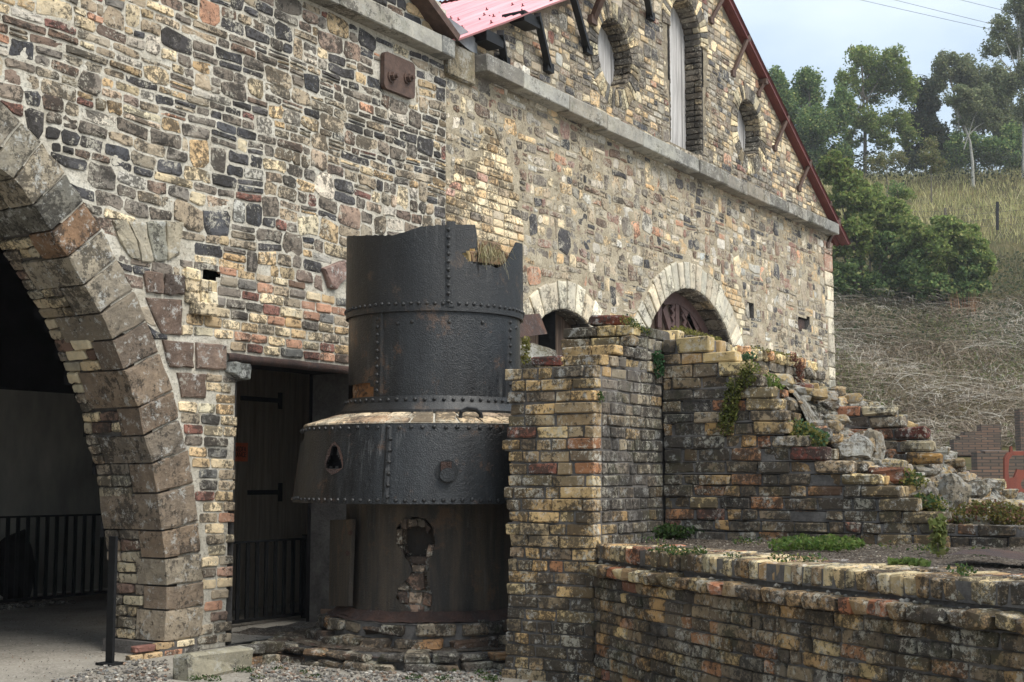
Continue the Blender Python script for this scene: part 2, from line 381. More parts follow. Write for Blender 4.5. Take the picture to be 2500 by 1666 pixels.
def bar(a, b, w_, t, up=Vector((0, 0, 1))):           # straight bar of w_ x t section from a to b
    a, b = Vector(a), Vector(b); x = (b - a).normalized(); y = x.cross(up)
    if y.length < 1e-3: y = x.cross(Vector((0, 1, 0)))
    y.normalize(); z = y.cross(x).normalized(); v = []
    for e in (a, b):
        for sy, sz in ((-1, -1), (1, -1), (1, 1), (-1, 1)): v.append(tuple(e + y * sy * w_ / 2 + z * sz * t / 2))
    return v, [(3, 2, 1, 0), (4, 5, 6, 7), (0, 1, 5, 4), (1, 2, 6, 5), (2, 3, 7, 6), (3, 0, 4, 7)]
def tube(pts, rad, n=6):
    pts = [Vector(p) for p in pts]; v = []; f = []
    for i, p in enumerate(pts):
        t = (pts[min(i + 1, len(pts) - 1)] - pts[max(i - 1, 0)]).normalized(); a = t.cross(Vector((.31, .2, .93)));
        if a.length < 1e-3: a = t.cross(Vector((1, 0, 0)))
        a.normalize(); b = t.cross(a); r = rad[i] if hasattr(rad, '__len__') else rad
        for k in range(n): v.append(tuple(p + (a * math.cos(k * 2 * math.pi / n) + b * math.sin(k * 2 * math.pi / n)) * r))
    for i in range(len(pts) - 1):
        for k in range(n): f.append((i * n + k, i * n + (k + 1) % n, (i + 1) * n + (k + 1) % n, (i + 1) * n + k))
    f.append(tuple(range(n))[::-1]); f.append(tuple((len(pts) - 1) * n + k for k in range(n))); return v, f
def grid(nu, nv, fn, keep=None):
    v = [fn(i / nu, j / nv) for j in range(nv + 1) for i in range(nu + 1)]; f = []
    for j in range(nv):
        for i in range(nu):
            if keep is None or keep((i + .5) / nu, (j + .5) / nv): f.append((j * (nu + 1) + i, j * (nu + 1) + i + 1, (j + 1) * (nu + 1) + i + 1, (j + 1) * (nu + 1) + i))
    return v, f
def prism(pts, frame, h0, h1):                        # outline given counter-clockwise as seen from outside
    n = len(pts); v = [frame(x, y, h0) for x, y in pts] + [frame(x, y, h1) for x, y in pts]
    return v, [tuple(range(n))[::-1], tuple(range(n, 2 * n))] + [(i, (i + 1) % n, n + (i + 1) % n, n + i) for i in range(n)]
def arc(cu, cz, r, a0, a1, n): return [(cu + r * math.cos(math.radians(a0 + (a1 - a0) * i / n)), cz + r * math.sin(math.radians(a0 + (a1 - a0) * i / n))) for i in range(n + 1)]
# palettes (albedo)
DK, GB, TA, BR, OC, YB, OR, RD, PG = lin(74, 74, 79), lin(116, 107, 97), lin(156, 140, 115), lin(118, 94, 78), lin(186, 154, 102), lin(206, 184, 140), lin(180, 126, 92), lin(134, 84, 72), lin(176, 170, 158)
PAL_L0 = [(15, DK), (24, GB), (24, TA), (12, lin(136, 112, 96)), (5, lin(168, 146, 122)), (8, OC), (6, YB), (2, OR), (3, RD), (7, PG)]
PAL_L1 = [(44, DK), (26, GB), (12, TA), (8, BR), (4, OC), (3, YB), (1, OR), (2, RD), (3, PG)]
PAL_L2 = [(10, DK), (18, GB), (24, TA), (10, BR), (18, OC), (16, YB), (6, OR), (4, RD), (8, PG)]
def PAL_L(u, z, l, h):                                # the wall was patched over time: the mix of stones drifts
    k = noise.noise(Vector((u * .75, z * .9, 4.2))) + (.28 if u > 2.2 and z > 3.6 else 0); return PAL_L1 if k > .22 else (PAL_L2 if k < -.24 else PAL_L0)
PAL_R = [(12, DK), (24, GB), (26, TA), (15, BR), (9, OC), (3, YB), (3, OR), (6, lin(140, 104, 90)), (16, PG), (4, lin(190, 178, 154))]
PAL_G = [(16, DK), (28, GB), (22, TA), (8, BR), (10, OC), (15, YB), (1, OR), (1, RD), (6, PG)]
PAL_B = [(30, YB), (22, OC), (14, OR), (7, RD), (14, TA), (8, GB), (6, lin(104, 102, 98)), (4, BR)]
PAL_Y = [(42, YB), (30, OC), (16, TA), (4, lin(176, 128, 108)), (10, GB)]
PAL_S = [(30, lin(176, 146, 96)), (18, lin(190, 168, 120)), (24, lin(146, 126, 94)), (14, lin(116, 102, 84)), (5, lin(160, 110, 72)), (1, lin(128, 80, 64))]
PAL_D = [(30, lin(104, 92, 76)), (26, lin(124, 108, 84)), (16, lin(160, 128, 82)), (10, lin(84, 77, 70)), (7, lin(150, 106, 70)), (3, lin(124, 84, 68)), (12, lin(180, 154, 104))]
PAL_GR = [(1, lin(128, 126, 118)), (1, lin(148, 145, 134)), (1, lin(112, 111, 106))]
PAL_LW = [(1, lin(196, 188, 164)), (1, lin(180, 172, 150)), (1, lin(164, 156, 138))]
PAL_AR = [(3, lin(136, 116, 94)), (2, lin(156, 138, 112)), (2, lin(120, 102, 84)), (2, lin(160, 148, 126))]
# ------------------------------------------------------------------ ground, terrain
def acc_mk(name, vf, mat, parent=None, col=None, kind=None, smooth=False): return mk(name, vf[0], vf[1], mat, parent, col, smooth, kind)
g = grid(60, 60, lambda a, b: tuple(CW(-90 + 180 * a, -60 + 110 * b, -.004)))
acc_mk('ground', g, M['ground'], kind='structure')
HN = [(26, -.6), (31, -.25), (36, .3), (42, 1.25), (50, 2.4), (55, 3.4), (75, 10.9), (95, 18.9), (120, 28.3), (132, 31), (165, 33), (420, 42)]
def hh(X, Y):
    z = np.interp(Y, [a for a, b in HN], [b for a, b in HN]); k = min(1, max(0, (Y - 34) / 20))
    return float(z + k * (.7 * noise.noise(Vector((X * .07, Y * .07, 3))) + .25 * noise.noise(Vector((X * .3, Y * .3, 9))) + .012 * (X - 35)))
g = grid(110, 130, lambda a, b: tuple(CW(-60 + 190 * a, 26 + 390 * b ** 1.7, hh(-60 + 190 * a, 26 + 390 * b ** 1.7))))
acc_mk('hillside', g, M['hill'], kind='structure', smooth=True)
# ------------------------------------------------------------------ the stone building with the wide arch
UB = 3.75                                             # joint between the two buildings
stone_building = thing('stone_building', 'dark rubble stone building with a wide cut-stone arch and dark doorway', 'building', P(.3, 0, 0))
T1 = stone_building
JP = [((-130, 350), (-80, 190)), ((-78, 368), (-18, 228)), ((-25, 392), (50, 300)), ((34, 434), (99, 348)), ((82, 499), (157, 425)), ((126, 562), (201, 494)), ((165, 626), (245, 563)), ((205, 695), (281, 634)),
      ((245, 764), (323, 710)), ((274, 829), (354, 785)), ((302, 902), (385, 862)), ((337, 994), (419, 955)), ((350, 1063), (432, 1024)), ((371, 1131), (455, 1097)), ((383, 1204), (469, 1181)),
      ((394, 1296), (480, 1275)), ((402, 1364), (486, 1349)), ((406, 1431), (494, 1418)), ((405, 1490), (494, 1479)), ((400, 1580), (486, 1562))]
ARR = [wall(*a) for a, b in JP]; EXT = [wall(*b) for a, b in JP]
ARR[-1] = (ARR[-1][0], .10); EXT[-1] = (EXT[-1][0], .10)
ARR = [(-3.75, 3.52), (-3.3, 3.66), (-2.85, 3.74), (-2.45, 3.74)] + ARR; EXT = [(-3.95, 4.02), (-3.4, 4.19), (-2.87, 4.28), (-2.4, 4.28)] + EXT
arch_open = [(-6.0, -1), (-6.0, 1.2), (-5.2, 2.5), (-4.4, 3.2)] + ARR + [(ARR[-1][0], -1)]
arch_out = [(-6.6, -1), (-6.6, 1.4), (-5.7, 2.8), (-4.7, 3.7)] + EXT + [(EXT[-1][0], -1)]
door_open = [(.722, -1), (2.45, -1), (2.45, 2.36), (.75, 2.33)]
arch_mid = [(-6.15, -1), (-6.15, 1.25), (-5.35, 2.6), (-4.5, 3.35)] + [(a[0] * .68 + b[0] * .32, a[1] * .68 + b[1] * .32) for a, b in zip(ARR, EXT)] + [((ARR[-1][0] + EXT[-1][0]) / 2, -1)]
slot = [wall(*q) for q in ((490, 656), (538, 664), (538, 686), (490, 682))]
PO = {k: Poly(v) for k, v in dict(archm=arch_mid, arch=arch_open, archo=arch_out, door=door_open, slot=slot).items()}
verge_l = lambda u: 6.10 + (3.99 - u) * .49 if u > -2.7 else 9.38 + (u + 2.7) * .49
nU, nZ = 200, 190
def mfn(a, b):
    u = -6.2 + (UB + 6.2) * a; z = 9.5 * b
    return (u, -(.0 + .007 * noise.noise(Vector((u * 9, z * 9, 1)))), z)
v, f = grid(nU, nZ, mfn, lambda a, b: (lambda u, z: z < verge_l(u) and not PO['archm'].has(u, z) and not PO['door'].has(u + .05, z) and not PO['slot'].has(u, z))(-6.2 + (UB + 6.2) * a, 9.5 * b))
mk('wall', v, f, M['mortar'], T1)
def reveal(path, depth, parent, pc, rg, pal, mort, start=None, rowh=.088, bl=.22, off=.012):   # brick-lined inner face of an opening along path
    sl_ = [0]
    for a, b in zip(path, path[1:]): sl_.append(sl_[-1] + math.hypot(b[0] - a[0], b[1] - a[1]))
    sg = 1 if area(path + [path[0]]) > 0 else -1
    def fr(s, dd, h):
        i = 0
        while i < len(sl_) - 2 and s > sl_[i + 1]: i += 1
        a, b = path[i], path[i + 1]; l = max(1e-6, sl_[i + 1] - sl_[i]); t = (s - sl_[i]) / l; tx, tz = (b[0] - a[0]) / l, (b[1] - a[1]) / l
        return (a[0] + tx * l * t - tz * h * sg, dd, a[1] + tz * l * t + tx * h * sg)
    n = max(6, int(sl_[-1] / .1))
    if mort: acc_mk('reveal', grid(n, 4, lambda a, b: fr(sl_[-1] * a, depth * b - .01, -.025)), mort, parent)
    s = 0
    while s < sl_[-1] - .03:
        h = min(rowh * rg.uniform(.9, 1.1), sl_[-1] - s); d0 = start(s + h / 2) if start else -.005; dd = d0
        first = True
        while dd < depth - .03:
            l = min(bl * rg.choice((.5, 1, 1, 1.05)), depth - dd)
            if depth - dd - l < .06: l = depth - dd
            p = outline(s + .006, s + h - .006, dd + .006, dd + l - .006, .05, .25, rg)
            vv, ff = stone(p, fr, off + rg.uniform(0, .02), .005, rg, inner=.84); pc.add(vv, ff, pick(pal, rg)); dd += l
        s += h
    return fr
rg = random.Random(11)
st1 = Pieces('stone', M['rubble'], T1, True); br1 = Pieces('brick', M['brick'], T1, True); vs1 = Pieces('arch_stone', M['block'], T1); lg1 = Pieces('ledge_stone', M['granite'], T1)
# arch ring: cut stones running alternately deep and shallow into the wall
SV = .018
DEP = {3: .24, 4: .55, 5: .24, 6: .50, 7: .25, 8: .50, 9: .22, 10: .50, 11: .22, 12: .50, 13: .24, 14: .63, 15: .24, 16: .30, 17: .23, 18: .30}
arcl = [0]
for a, b in zip(ARR, ARR[1:]): arcl.append(arcl[-1] + math.hypot(b[0] - a[0], b[1] - a[1]))
def dep_at(s):
    i = 0
    while i < len(arcl) - 2 and s > arcl[i + 1]: i += 1
    return DEP.get(i - 4, .3)
def sub(a, b, n, j): return [(a[0] + (b[0] - a[0]) * k / n + (rg.gauss(0, j) if k else 0), a[1] + (b[1] - a[1]) * k / n + (rg.gauss(0, j) if k else 0)) for k in range(n)]
for i in range(-4, len(JP) - 1):
    a0, a1, e0, e1 = ARR[i + 4], ARR[i + 5], EXT[i + 4], EXT[i + 5]
    j = .007 / max(.05, math.hypot(a1[0] - a0[0], a1[1] - a0[1])); mixp = lambda p, q, t: (p[0] + (q[0] - p[0]) * t, p[1] + (q[1] - p[1]) * t)
    b0, b1, c0, c1 = mixp(a0, a1, j), mixp(a0, a1, 1 - j), mixp(e0, e1, j), mixp(e0, e1, 1 - j)
    q0, q1 = (b0[0] - c0[0], b0[1] - c0[1]), (b1[0] - c1[0], b1[1] - c1[1]); b0 = (b0[0] + q0[0] * .04, b0[1] + q0[1] * .04); b1 = (b1[0] + q1[0] * .04, b1[1] + q1[1] * .04)
    pts = sub(b0, c0, 3, .005) + sub(c0, c1, 3, .007) + sub(c1, b1, 3, .005) + sub(b1, b0, 3, .005)
    col = pick([(2, lin(150, 143, 126)), (1, lin(120, 112, 98))] if i < 5 or i == 6 else PAL_AR, rg, .12)
    if i == 4: col = lin(128, 126, 118)
    if i == 5: col = lin(150, 122, 98)
    v, f = stone(pts, FW, SV + rg.uniform(0, .012), .010, rg, back=DEP.get(i, .4), inner=.88, lip=.7); vs1.add(v, f, col)
reveal(ARR, .64, T1, br1, rg, [(3, lin(150, 138, 112)), (3, lin(122, 110, 94)), (2, lin(176, 160, 122)), (1, lin(104, 80, 68))], M['mortard'], lambda s: dep_at(s) + .01, off=.004)
for (x, y, l) in ((275, 1340, .2), (285, 1368, .12), (283, 1418, .17), (292, 1446, .10), (288, 1500, .12), (285, 1320, .08)):   # toothing bricks left standing proud of the jamb
    d0 = -.62; u1, z1 = wall(x, y, d0); v, f = cbox(u1 - .0, u1 + l + .05, d0, d0 + .12, z1 - .035, z1 + .035, rg, .012); br1.add(v, f, pick(PAL_B, rg))
# named cut blocks beside the arch
def blocks(lst, pc, pal, proud=.02, back=.05):
    out_ = []
    for q in lst:
        p = [wall(*c) for c in q]
        if area(p) < 0: p = p[::-1]
        out_.append(Poly(p)); c = (sum(k[0] for k in p) / len(p), sum(k[1] for k in p) / len(p)); pp = []
        for a, b in zip(p, p[1:] + p[:1]): pp += sub(a, b, 3, .006)
        pp = [(x + (c[0] - x) * .035, y + (c[1] - y) * .05) for x, y in pp]
        v, f = stone(pp, FW, proud + rg.uniform(0, .015), .008, rg, back=back, inner=.9, lip=.7); pc.add(v, f, pick(pal, rg, .1))
    return out_
ex1 = blocks([[(346, 660), (395, 666), (395, 720), (356, 716)], [(397, 667), (448, 674), (447, 722), (397, 719)], [(352, 724), (443, 730), (443, 822), (392, 818)], [(392, 828), (470, 836), (470, 902), (412, 898)],
              [(475, 834), (550, 842), (550, 905), (475, 902)], [(428, 908), (502, 911), (500, 975), (440, 972)]], vs1, [(1, lin(96, 82, 74)), (1, lin(118, 98, 86))])
ex1 += blocks([[(270, 535), (306, 537), (332, 588), (340, 640), (318, 632), (290, 590)], [(308, 537), (352, 540), (372, 643), (344, 645), (334, 588)], [(354, 540), (400, 538), (405, 640), (374, 643)], [(402, 538), (447, 541), (432, 628), (407, 640)]],
             vs1, [(1, lin(170, 164, 144)), (1, lin(150, 146, 128))])
ex1 += blocks([[(780, 655), (845, 632), (848, 675), (812, 710), (798, 705)]], vs1, [(1, lin(140, 112, 104))], .05)
ex1 += blocks([[(548, 883), (600, 888), (600, 928), (578, 928), (548, 910)]], vs1, [(1, lin(134, 132, 124))], .06, .3)
infill = Poly([wall(*q) for q in ((437, 632), (560, 655), (750, 693), (790, 715), (940, 735), (940, 925), (555, 861), (552, 836), (445, 826))])
pier = Poly([wall(*q) for q in ((423, 980), (502, 978), (503, 912), (586, 922), (568, 1572), (487, 1574), (494, 1479), (495, 1418), (487, 1349), (481, 1275), (470, 1181), (456, 1097), (434, 1024))])
foot = Poly([(wall(283, 1580)[0] + .12, -.02), (EXT[-1][0] + .02, -.02), (EXT[-1][0] + .02, .10), (wall(283, 1580)[0] + .12, .10)])
lint = Poly([(.58, 2.31), (2.75, 2.31), (2.75, 2.40), (.58, 2.40)])
hole_ex = [PO['door'], PO['slot'], lint]
rubble(br1, FW, -.6, 2.9, 0.02, 3.2, (.086, .091), (.20, .235), hole_ex + ex1, [infill, pier], PAL_B, .014, .035, .22, (.006, .02), 0, .10, .01, .004, 21)
rubble(br1, FW, -.45, .45, -.02, .10, (.06, .062), (.2, .23), [], [foot], PAL_B, .012, .03, .2, (.02, .04), 0, .1, 0, .004, 22)
for (x0, y0, x1, y1, dd) in ((480, 743, 533, 765, .09), (493, 684, 511, 712, .05), (513, 686, 532, 714, .06), (493, 714, 511, 742, .05), (513, 714, 533, 742, .07), (458, 658, 491, 680, .05), (458, 684, 490, 710, .045), (458, 714, 490, 738, .04)):
    a = wall(x0, y1, dd); b = wall(x1, y0, dd); v, f = cbox(a[0], b[0], .0, dd, a[1], b[1], rg, .010); br1.add(v, f, pick([(1, YB), (1, lin(210, 190, 140))], rg))
# iron lintel over the doorway
v, f = grid(24, 10, lambda a, b: (.60 + 2.1 * a, -(.0 + .045 * math.cos((b - .5) * math.pi * 1.3)), 2.352 + .038 * math.sin((b - .5) * math.pi * 1.3) + .006 * noise.noise(Vector((a * 9, 0, 0)))))
mk('lintel', v, f, M['rust'], T1, smooth=True)
far_r = Poly([(UB, -1), (20, -1), (20, 12), (UB, 12)])
vergeL_ex = Poly([(-8, verge_l(-6) - .03), (-2.7, 9.3), (3.99, 6.06), (8, 4.0), (8, 14), (-8, 14)])
anchor = Poly([(2.62, 5.09), (3.22, 5.09), (3.22, 5.55), (2.62, 5.55)])
big_ex = [PO['archo'], PO['door'], infill, pier, lint, far_r, vergeL_ex, PO['slot']] + ex1
rubble(st1, FW, -5.2, UB, .3, 5.60, (.062, .122), (.12, .34), big_ex + [anchor], None, PAL_L, .016, .06, .27, (.002, .017), .18, .13, .05, .007, 5)
rubble(st1, FW, -3.2, UB, 5.90, 7.6, (.08, .13), (.14, .36), [far_r, vergeL_ex], None, [(30, DK), (25, GB), (10, TA), (8, BR), (8, OC), (8, YB)], .018, .06, .34, (.004, .024), .1, .14, .03, .010, 6)
u = -5.2
while u < 3.55:
    l = min(rg.uniform(.62, .85), 3.68 - u); v, f = cbox(u + .004, u + l - .004, -.08, .17, 5.685, 5.875, rg, .010, .003); lg1.add(v, f, pick(PAL_GR, rg, .1)); u += l
for a, b, c, d_ in ((3.70, 4.22, 5.54, 5.90),): v, f = cbox(a, b, -.05, .07, c, d_, rg, .02); lg1.add(v, f, lin(130, 122, 104))
# round-cornered anchor plate with two nuts
pa, pb = wall(934, 222, .04), wall(1010, 150, .04); cu, cz, hw, hz_ = (pa[0] + pb[0]) / 2, (pa[1] + pb[1]) / 2, (pb[0] - pa[0]) / 2, .185
def rrect(hw, hz, r, n=5): return [(sx * (hw - r) + r * math.cos(math.radians(a0 + 90 * k / n)), sz * (hz - r) + r * math.sin(math.radians(a0 + 90 * k / n))) for sx, sz, a0 in ((1, 1, 0), (-1, 1, 90), (-1, -1, 180), (1, -1, 270)) for k in range(n + 1)]
pl = acc_mk('anchor_plate', prism([(cu + x, cz + z) for x, z in rrect(hw, hz_, .05)], FW, .012, .06), M['brownbar'], T1)
for x, y in ((959, 187), (998, 191)):
    q = wall(x, y, .08); A = Acc(); A.add(*prism([(q[0] + .06 * math.cos(k * .5236), q[1] + .06 * math.sin(k * .5236)) for k in range(12)], FW, .06, .075)); A.add(*prism([(q[0] + .042 * math.cos(k * 1.0472), q[1] + .042 * math.sin(k * 1.0472)) for k in range(6)], FW, .075, .115))
    A.add(*prism([(q[0] + .022 * math.cos(k * .7854), q[1] + .022 * math.sin(k * .7854)) for k in range(8)], FW, .115, .15)); A.mk('nut', M['brownbar'], pl)
for p in (st1, br1, vs1, lg1): p.done()
# roof and verge board of this gable (ridge out of the picture)
def sheet(u0, z0, u1, z1, d0, d1, wl=.105, amp=.02):
    n = int((d1 - d0) / wl * 6); L_ = math.hypot(u1 - u0, z1 - z0); nx, nz_ = -(z1 - z0) / L_, (u1 - u0) / L_
    if nz_ < 0: nx, nz_ = -nx, -nz_
    def fn(a, b):
        d = d0 + (d1 - d0) * b; o = amp * math.cos(2 * math.pi * (d - d0) / wl) + .012 * noise.noise(Vector((a * 6, d * 1.3, u0))); return (u0 + (u1 - u0) * a + nx * o, -d, z0 + (z1 - z0) * a + nz_ * o)
    return grid(14, n, fn)
lv0, lv1 = wall(1121, 82, .2), wall(1064, 4, .2); lsl = (lv1[1] - lv0[1]) / (lv1[0] - lv0[0]); lz = lambda u: lv0[1] + lsl * (u - lv0[0])
acc_mk('roof', sheet(-2.7, lz(-2.7), lv0[0], lv0[1], -9, .20), M['trim'], T1); acc_mk('roof', sheet(-2.7, 9.44, -9.4, 6.15, -9, .20), M['trim'], T1)
acc_mk('verge_board', bar(P(-2.7, .19, lz(-2.7) - .05), P(lv0[0], .19, lv0[1] - .05), .03, .08), M['brownbar'], T1)
acc_mk('verge_board', bar(P(-2.7, .10, lz(-2.7) - .08), P(lv0[0] - .05, .10, lz(lv0[0] - .05) - .08), .18, .03), M['brownbar'], T1)
v, f = grid(10, 3, lambda a, b: (3.74 + .55 * a, -(.03 + .05 * math.sin(math.pi * a) + .004 * b), 5.93 + .14 * b + .10 * (1 - a) ** 2 - .05 * math.sin(a * 3.1) * (1 - b))); mk('flashing', v, f, M['lead'], T1)
BZ = wall(100, 957, -5.4)[1]
# rooms behind: back wall, partitions, so that the openings are dark
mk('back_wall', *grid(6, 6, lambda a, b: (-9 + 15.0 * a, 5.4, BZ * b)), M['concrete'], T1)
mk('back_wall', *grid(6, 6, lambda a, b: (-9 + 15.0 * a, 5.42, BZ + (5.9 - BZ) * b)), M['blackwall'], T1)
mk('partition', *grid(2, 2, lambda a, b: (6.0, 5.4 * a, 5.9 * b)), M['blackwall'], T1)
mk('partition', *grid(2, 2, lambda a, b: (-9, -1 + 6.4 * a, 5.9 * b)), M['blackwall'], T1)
# the wall's inner face with the same openings, and the jambs of the doorway
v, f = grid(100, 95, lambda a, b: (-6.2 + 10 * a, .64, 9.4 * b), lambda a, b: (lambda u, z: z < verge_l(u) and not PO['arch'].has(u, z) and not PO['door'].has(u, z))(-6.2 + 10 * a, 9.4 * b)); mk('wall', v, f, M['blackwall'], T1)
for u_ in (.735, 2.45): mk('reveal', *grid(2, 6, lambda a, b: (u_, .64 * a, 2.36 * b)), M['mortard'], T1)
mk('reveal', *grid(2, 2, lambda a, b: (.72 + 1.75 * b, .64 * a, 2.35)), M['blackwall'], T1)
mk('wall', *box(-9.2, -6.15, -.6, .0, 0, 8), M['mortar'], T1)
# ------------------------------------------------------------------ boarded partition inside the doorway, notice, fences, gate post
pd = thing('boarded_partition', 'dark brown vertical board partition with strap hinges inside the doorway behind the furnace', 'partition', P(2.2, -2.3, 0))
DP = -2.1; u = wall(585, 1100, -2.1)[0] - .75
for k in range(18):
    w_ = .125; mk('plank', *box(u, u + w_ - .007, DP - .03 - .004 * (k % 3), DP, .0, 2.75), M['plank_in'], pd); u += w_
def strap(x0, x1, y, h):
    a = wall(x0, y, DP + .02); b = wall(x1, y, DP + .02); s_ = mk('strap_hinge', *box(a[0], b[0], DP + .002, DP + .014, a[1] - .025, a[1] + .025), M['blackbar'], pd)
    mk('hinge_plate', *box(b[0] - .01, b[0] + .05, DP + .002, DP + .016, a[1] - h, a[1] + h), M['blackbar'], s_)
strap(607, 683, 1203, .10); strap(590, 683, 972, .09)
sg = thing('notice_sign', 'small orange notice in two lines of black capitals fixed to the boarded partition', 'sign', P(wall(600, 1105, DP)[0], DP, wall(600, 1105, DP)[1]))
a, b = wall(606, 1127, DP + .02), wall(606, 1082, DP + .02); sw = .42
mk('sign_face', *box(a[0] - sw, a[0], DP + .004, DP + .012, a[1], b[1]), M['orange'], sg)
for t, zc in (('DIM MYNEDFA', .63), ('NO ENTRANCE', .33)):
    cu_ = bpy.data.curves.new('lettering', 'FONT'); cu_.body = t; cu_.size = .075; cu_.align_x = 'RIGHT'; cu_.extrude = .001; cu_.materials.append(M['letters'])
    o = bpy.data.objects.new('lettering', cu_); S.collection.objects.link(o); o.parent = sg; o.rotation_euler = (math.pi / 2, 0, 0)
    bpy.context.view_layer.update(); me_ = bpy.data.meshes.new_from_object(o.evaluated_get(bpy.context.evaluated_depsgraph_get())); bpy.data.objects.remove(o); o = bpy.data.objects.new('lettering', me_); S.collection.objects.link(o); o.parent = sg; o.rotation_euler = (math.pi / 2, 0, 0)
    wl_ = P(a[0] - .03, DP + .0145, a[1] + (b[1] - a[1]) * zc - .02); o.location = wl_ - WL[sg.name]; o.scale = (.72, 1, 1)
def fence(name, label, u0, u1, d, z0, z1, n, loc_group):
    t = thing(name, label, 'fence', P((u0 + u1) / 2, d, 0), loc_group)
    mk('rail', *box(u0, u1, d - .02, d + .02, z1 - .02, z1), M['blackbar'], t); mk('rail', *box(u0, u1, d - .015, d + .015, z0, z0 + .03), M['blackbar'], t)
    first = None
    for k in range(n):
        u = u0 + (u1 - u0) * (k + .5) / n
        if first is None: first = mk('bar', *box(u - .022, u + .022, d - .008, d + .008, z0, z1 - .02), M['blackbar'], t)
        else:
            o = first.copy(); S.collection.objects.link(o); o.parent = t; WL[o.name] = Vector(); o.location = first.location + Vector((u - u0 - (u1 - u0) * .5 / n, 0, 0))
    for u in (u0, u1): mk('post', *box(u - .03, u + .03, d - .03, d + .03, -.02, z1 + .03), M['blackbar'], t)
fence('iron_fence', 'low black iron bar fence across the dark interior behind the wide arch', -1.2, 3.6, -4.2, .065, .962, 38, 'iron bar fences inside the openings')
fence('iron_fence', 'low black iron bar fence across the doorway between pier and furnace', .72, 2.75, -.95, .03, .777, 16, 'iron bar fences inside the openings')
gp = thing('gate_post', 'flat black steel post standing against the foot of the arch pier', 'post', P(-.62, -.02, 0))
a = flat(276, 1624, 0); z1 = .93
mk('post', *box(a[0] - .012, a[0] + .012, a[1] - .07, a[1], 0, z1), M['blackbar'], gp); mk('base_plate', *box(a[0] - .06, a[0] + .08, a[1] - .12, a[1] + .03, 0, .015), M['blackbar'], gp)
gb = flat(455, 1662, 0); mk('footing', *box(ARR[-1][0] - .06, EXT[-1][0] - .03, -.62, .02, -.03, .095), M['mortard'], T1); kb = thing('kerb_stone', 'pale grey granite block lying at the foot of the brick pier', 'stone block', P(gb[0] + .3, gb[1] - .2, 0))
ge = flat(603, 1632, 0)
v, f = cbox(gb[0], ge[0], gb[1] - .16, gb[1], -.02, .165, rg, .018, .012); mk('block', v, f, M['granite'], kb, lin(150, 146, 130))
bo = thing('dark_boulder', 'dark rounded lump leaning behind the bars on the far left inside the arch', 'stone', P(1.6, -4.9, 0))
def rock(c, r, sq=(1, 1, 1), seed=0, n=2, k=.35):      # split, angular stone: a ball cut by random planes, then roughened
    import bmesh
    rr = random.Random(seed * 77 + 5); cuts = [(Vector((rr.gauss(0, 1), rr.gauss(0, 1), rr.gauss(0, 1))).normalized(), rr.uniform(.55, .85)) for _ in range(11)]
    b = bmesh.new(); bmesh.ops.create_icosphere(b, subdivisions=n, radius=1); v = []
    for q in b.verts:
        p = q.co.copy()
        for nv, d in cuts:
            e = p.dot(nv) - d
            if e > 0: p -= nv * e
        p *= 1.15 + k * .30 * noise.noise(p * 2.2 + Vector((seed * 5.1, 0, 0))) + k * .22 * noise.noise(p * 6 + Vector((seed, 3, 0))); v.append((c[0] + p.x * r * sq[0], c[1] + p.y * r * sq[1], c[2] + p.z * r * sq[2]))
    f = [tuple(x.index for x in q.verts) for q in b.faces]; b.free(); return v, f
acc_mk('boulder', rock(P(*(lambda q: (q[0], -4.9, .35))(wall(32, 1360, -4.9))), .3, (.8, .8, 1.6), 4), M['blackwall'], bo)
# ------------------------------------------------------------------ the gabled building
T2 = thing('gable_building', 'long pale rubble stone gable building with faded red roof and two round boarded windows', 'building', P(9.7, 0, 0))
UR, ZR, U1 = 10.12, 9.14, 15.85
vg = lambda u: 3.998 + .505 * u if u < UR else 14.643 - .547 * u
def circ(cu, cz, r, n=28): return [(cu + r * math.cos(2 * math.pi * k / n), cz + r * math.sin(2 * math.pi * k / n)) for k in range(n)]
W1c, W1r, W3c, W3r = (7.53, 6.80), .465, (12.04, 6.82), .47
def segarch(cu, cz, r, half, zb, n=14):
    a = math.degrees(math.acos(half / r)); return [(cu + half, zb)] + arc(cu, cz, r, a, 180 - a, n) + [(cu - half, zb)]
D1 = segarch(6.25, 2.20, 1.15, .88, 1.2); D2 = segarch(9.83, 2.28, 1.74, 1.42, 1.0)
TW = [(10.25, 6.03)] + arc(9.725, 7.70, .525, 0, 180, 14) + [(9.20, 6.03)]
N1 = [wall(*q) for q in ((1821, 776), (1840, 779), (1840, 741), (1821, 737))]; N2 = [wall(*q) for q in ((1947, 806), (1975, 808), (1977, 776), (1948, 773))]
OP = [Poly(q) for q in (circ(*W1c, W1r), circ(*W3c, W3r), D1, D2, TW, N1, N2)]
OPM = [Poly(q) for q in (circ(*W1c, W1r + .09), circ(*W3c, W3r + .09), segarch(6.25, 2.20, 1.25, .98, 1.2), segarch(9.83, 2.28, 1.86, 1.54, 1.0), [(10.28, 6.02)] + arc(9.725, 7.70, .60, 0, 180, 14) + [(9.17, 6.02)], N1, N2)]
v, f = grid(250, 190, lambda a, b: (UB + (U1 - UB) * a, -.008 * noise.noise(Vector((a * 90, b * 80, 5))), 9.2 * b), lambda a, b: (lambda u, z: z < vg(u) and not any(o.has(u, z) for o in OPM))(UB + (U1 - UB) * a, 9.2 * b))
lo = [q for q in f if v[q[0]][2] < 5.62]; hi = [q for q in f if v[q[0]][2] >= 5.62]
mk('wall', v, lo, M['mortar2'], T2); mk('wall', v, hi, M['mortarg'], T2)
mk('wall', *grid(2, 4, lambda a, b: (U1, 8 * a, 5.9 * b)), M['mortar2'], T2)
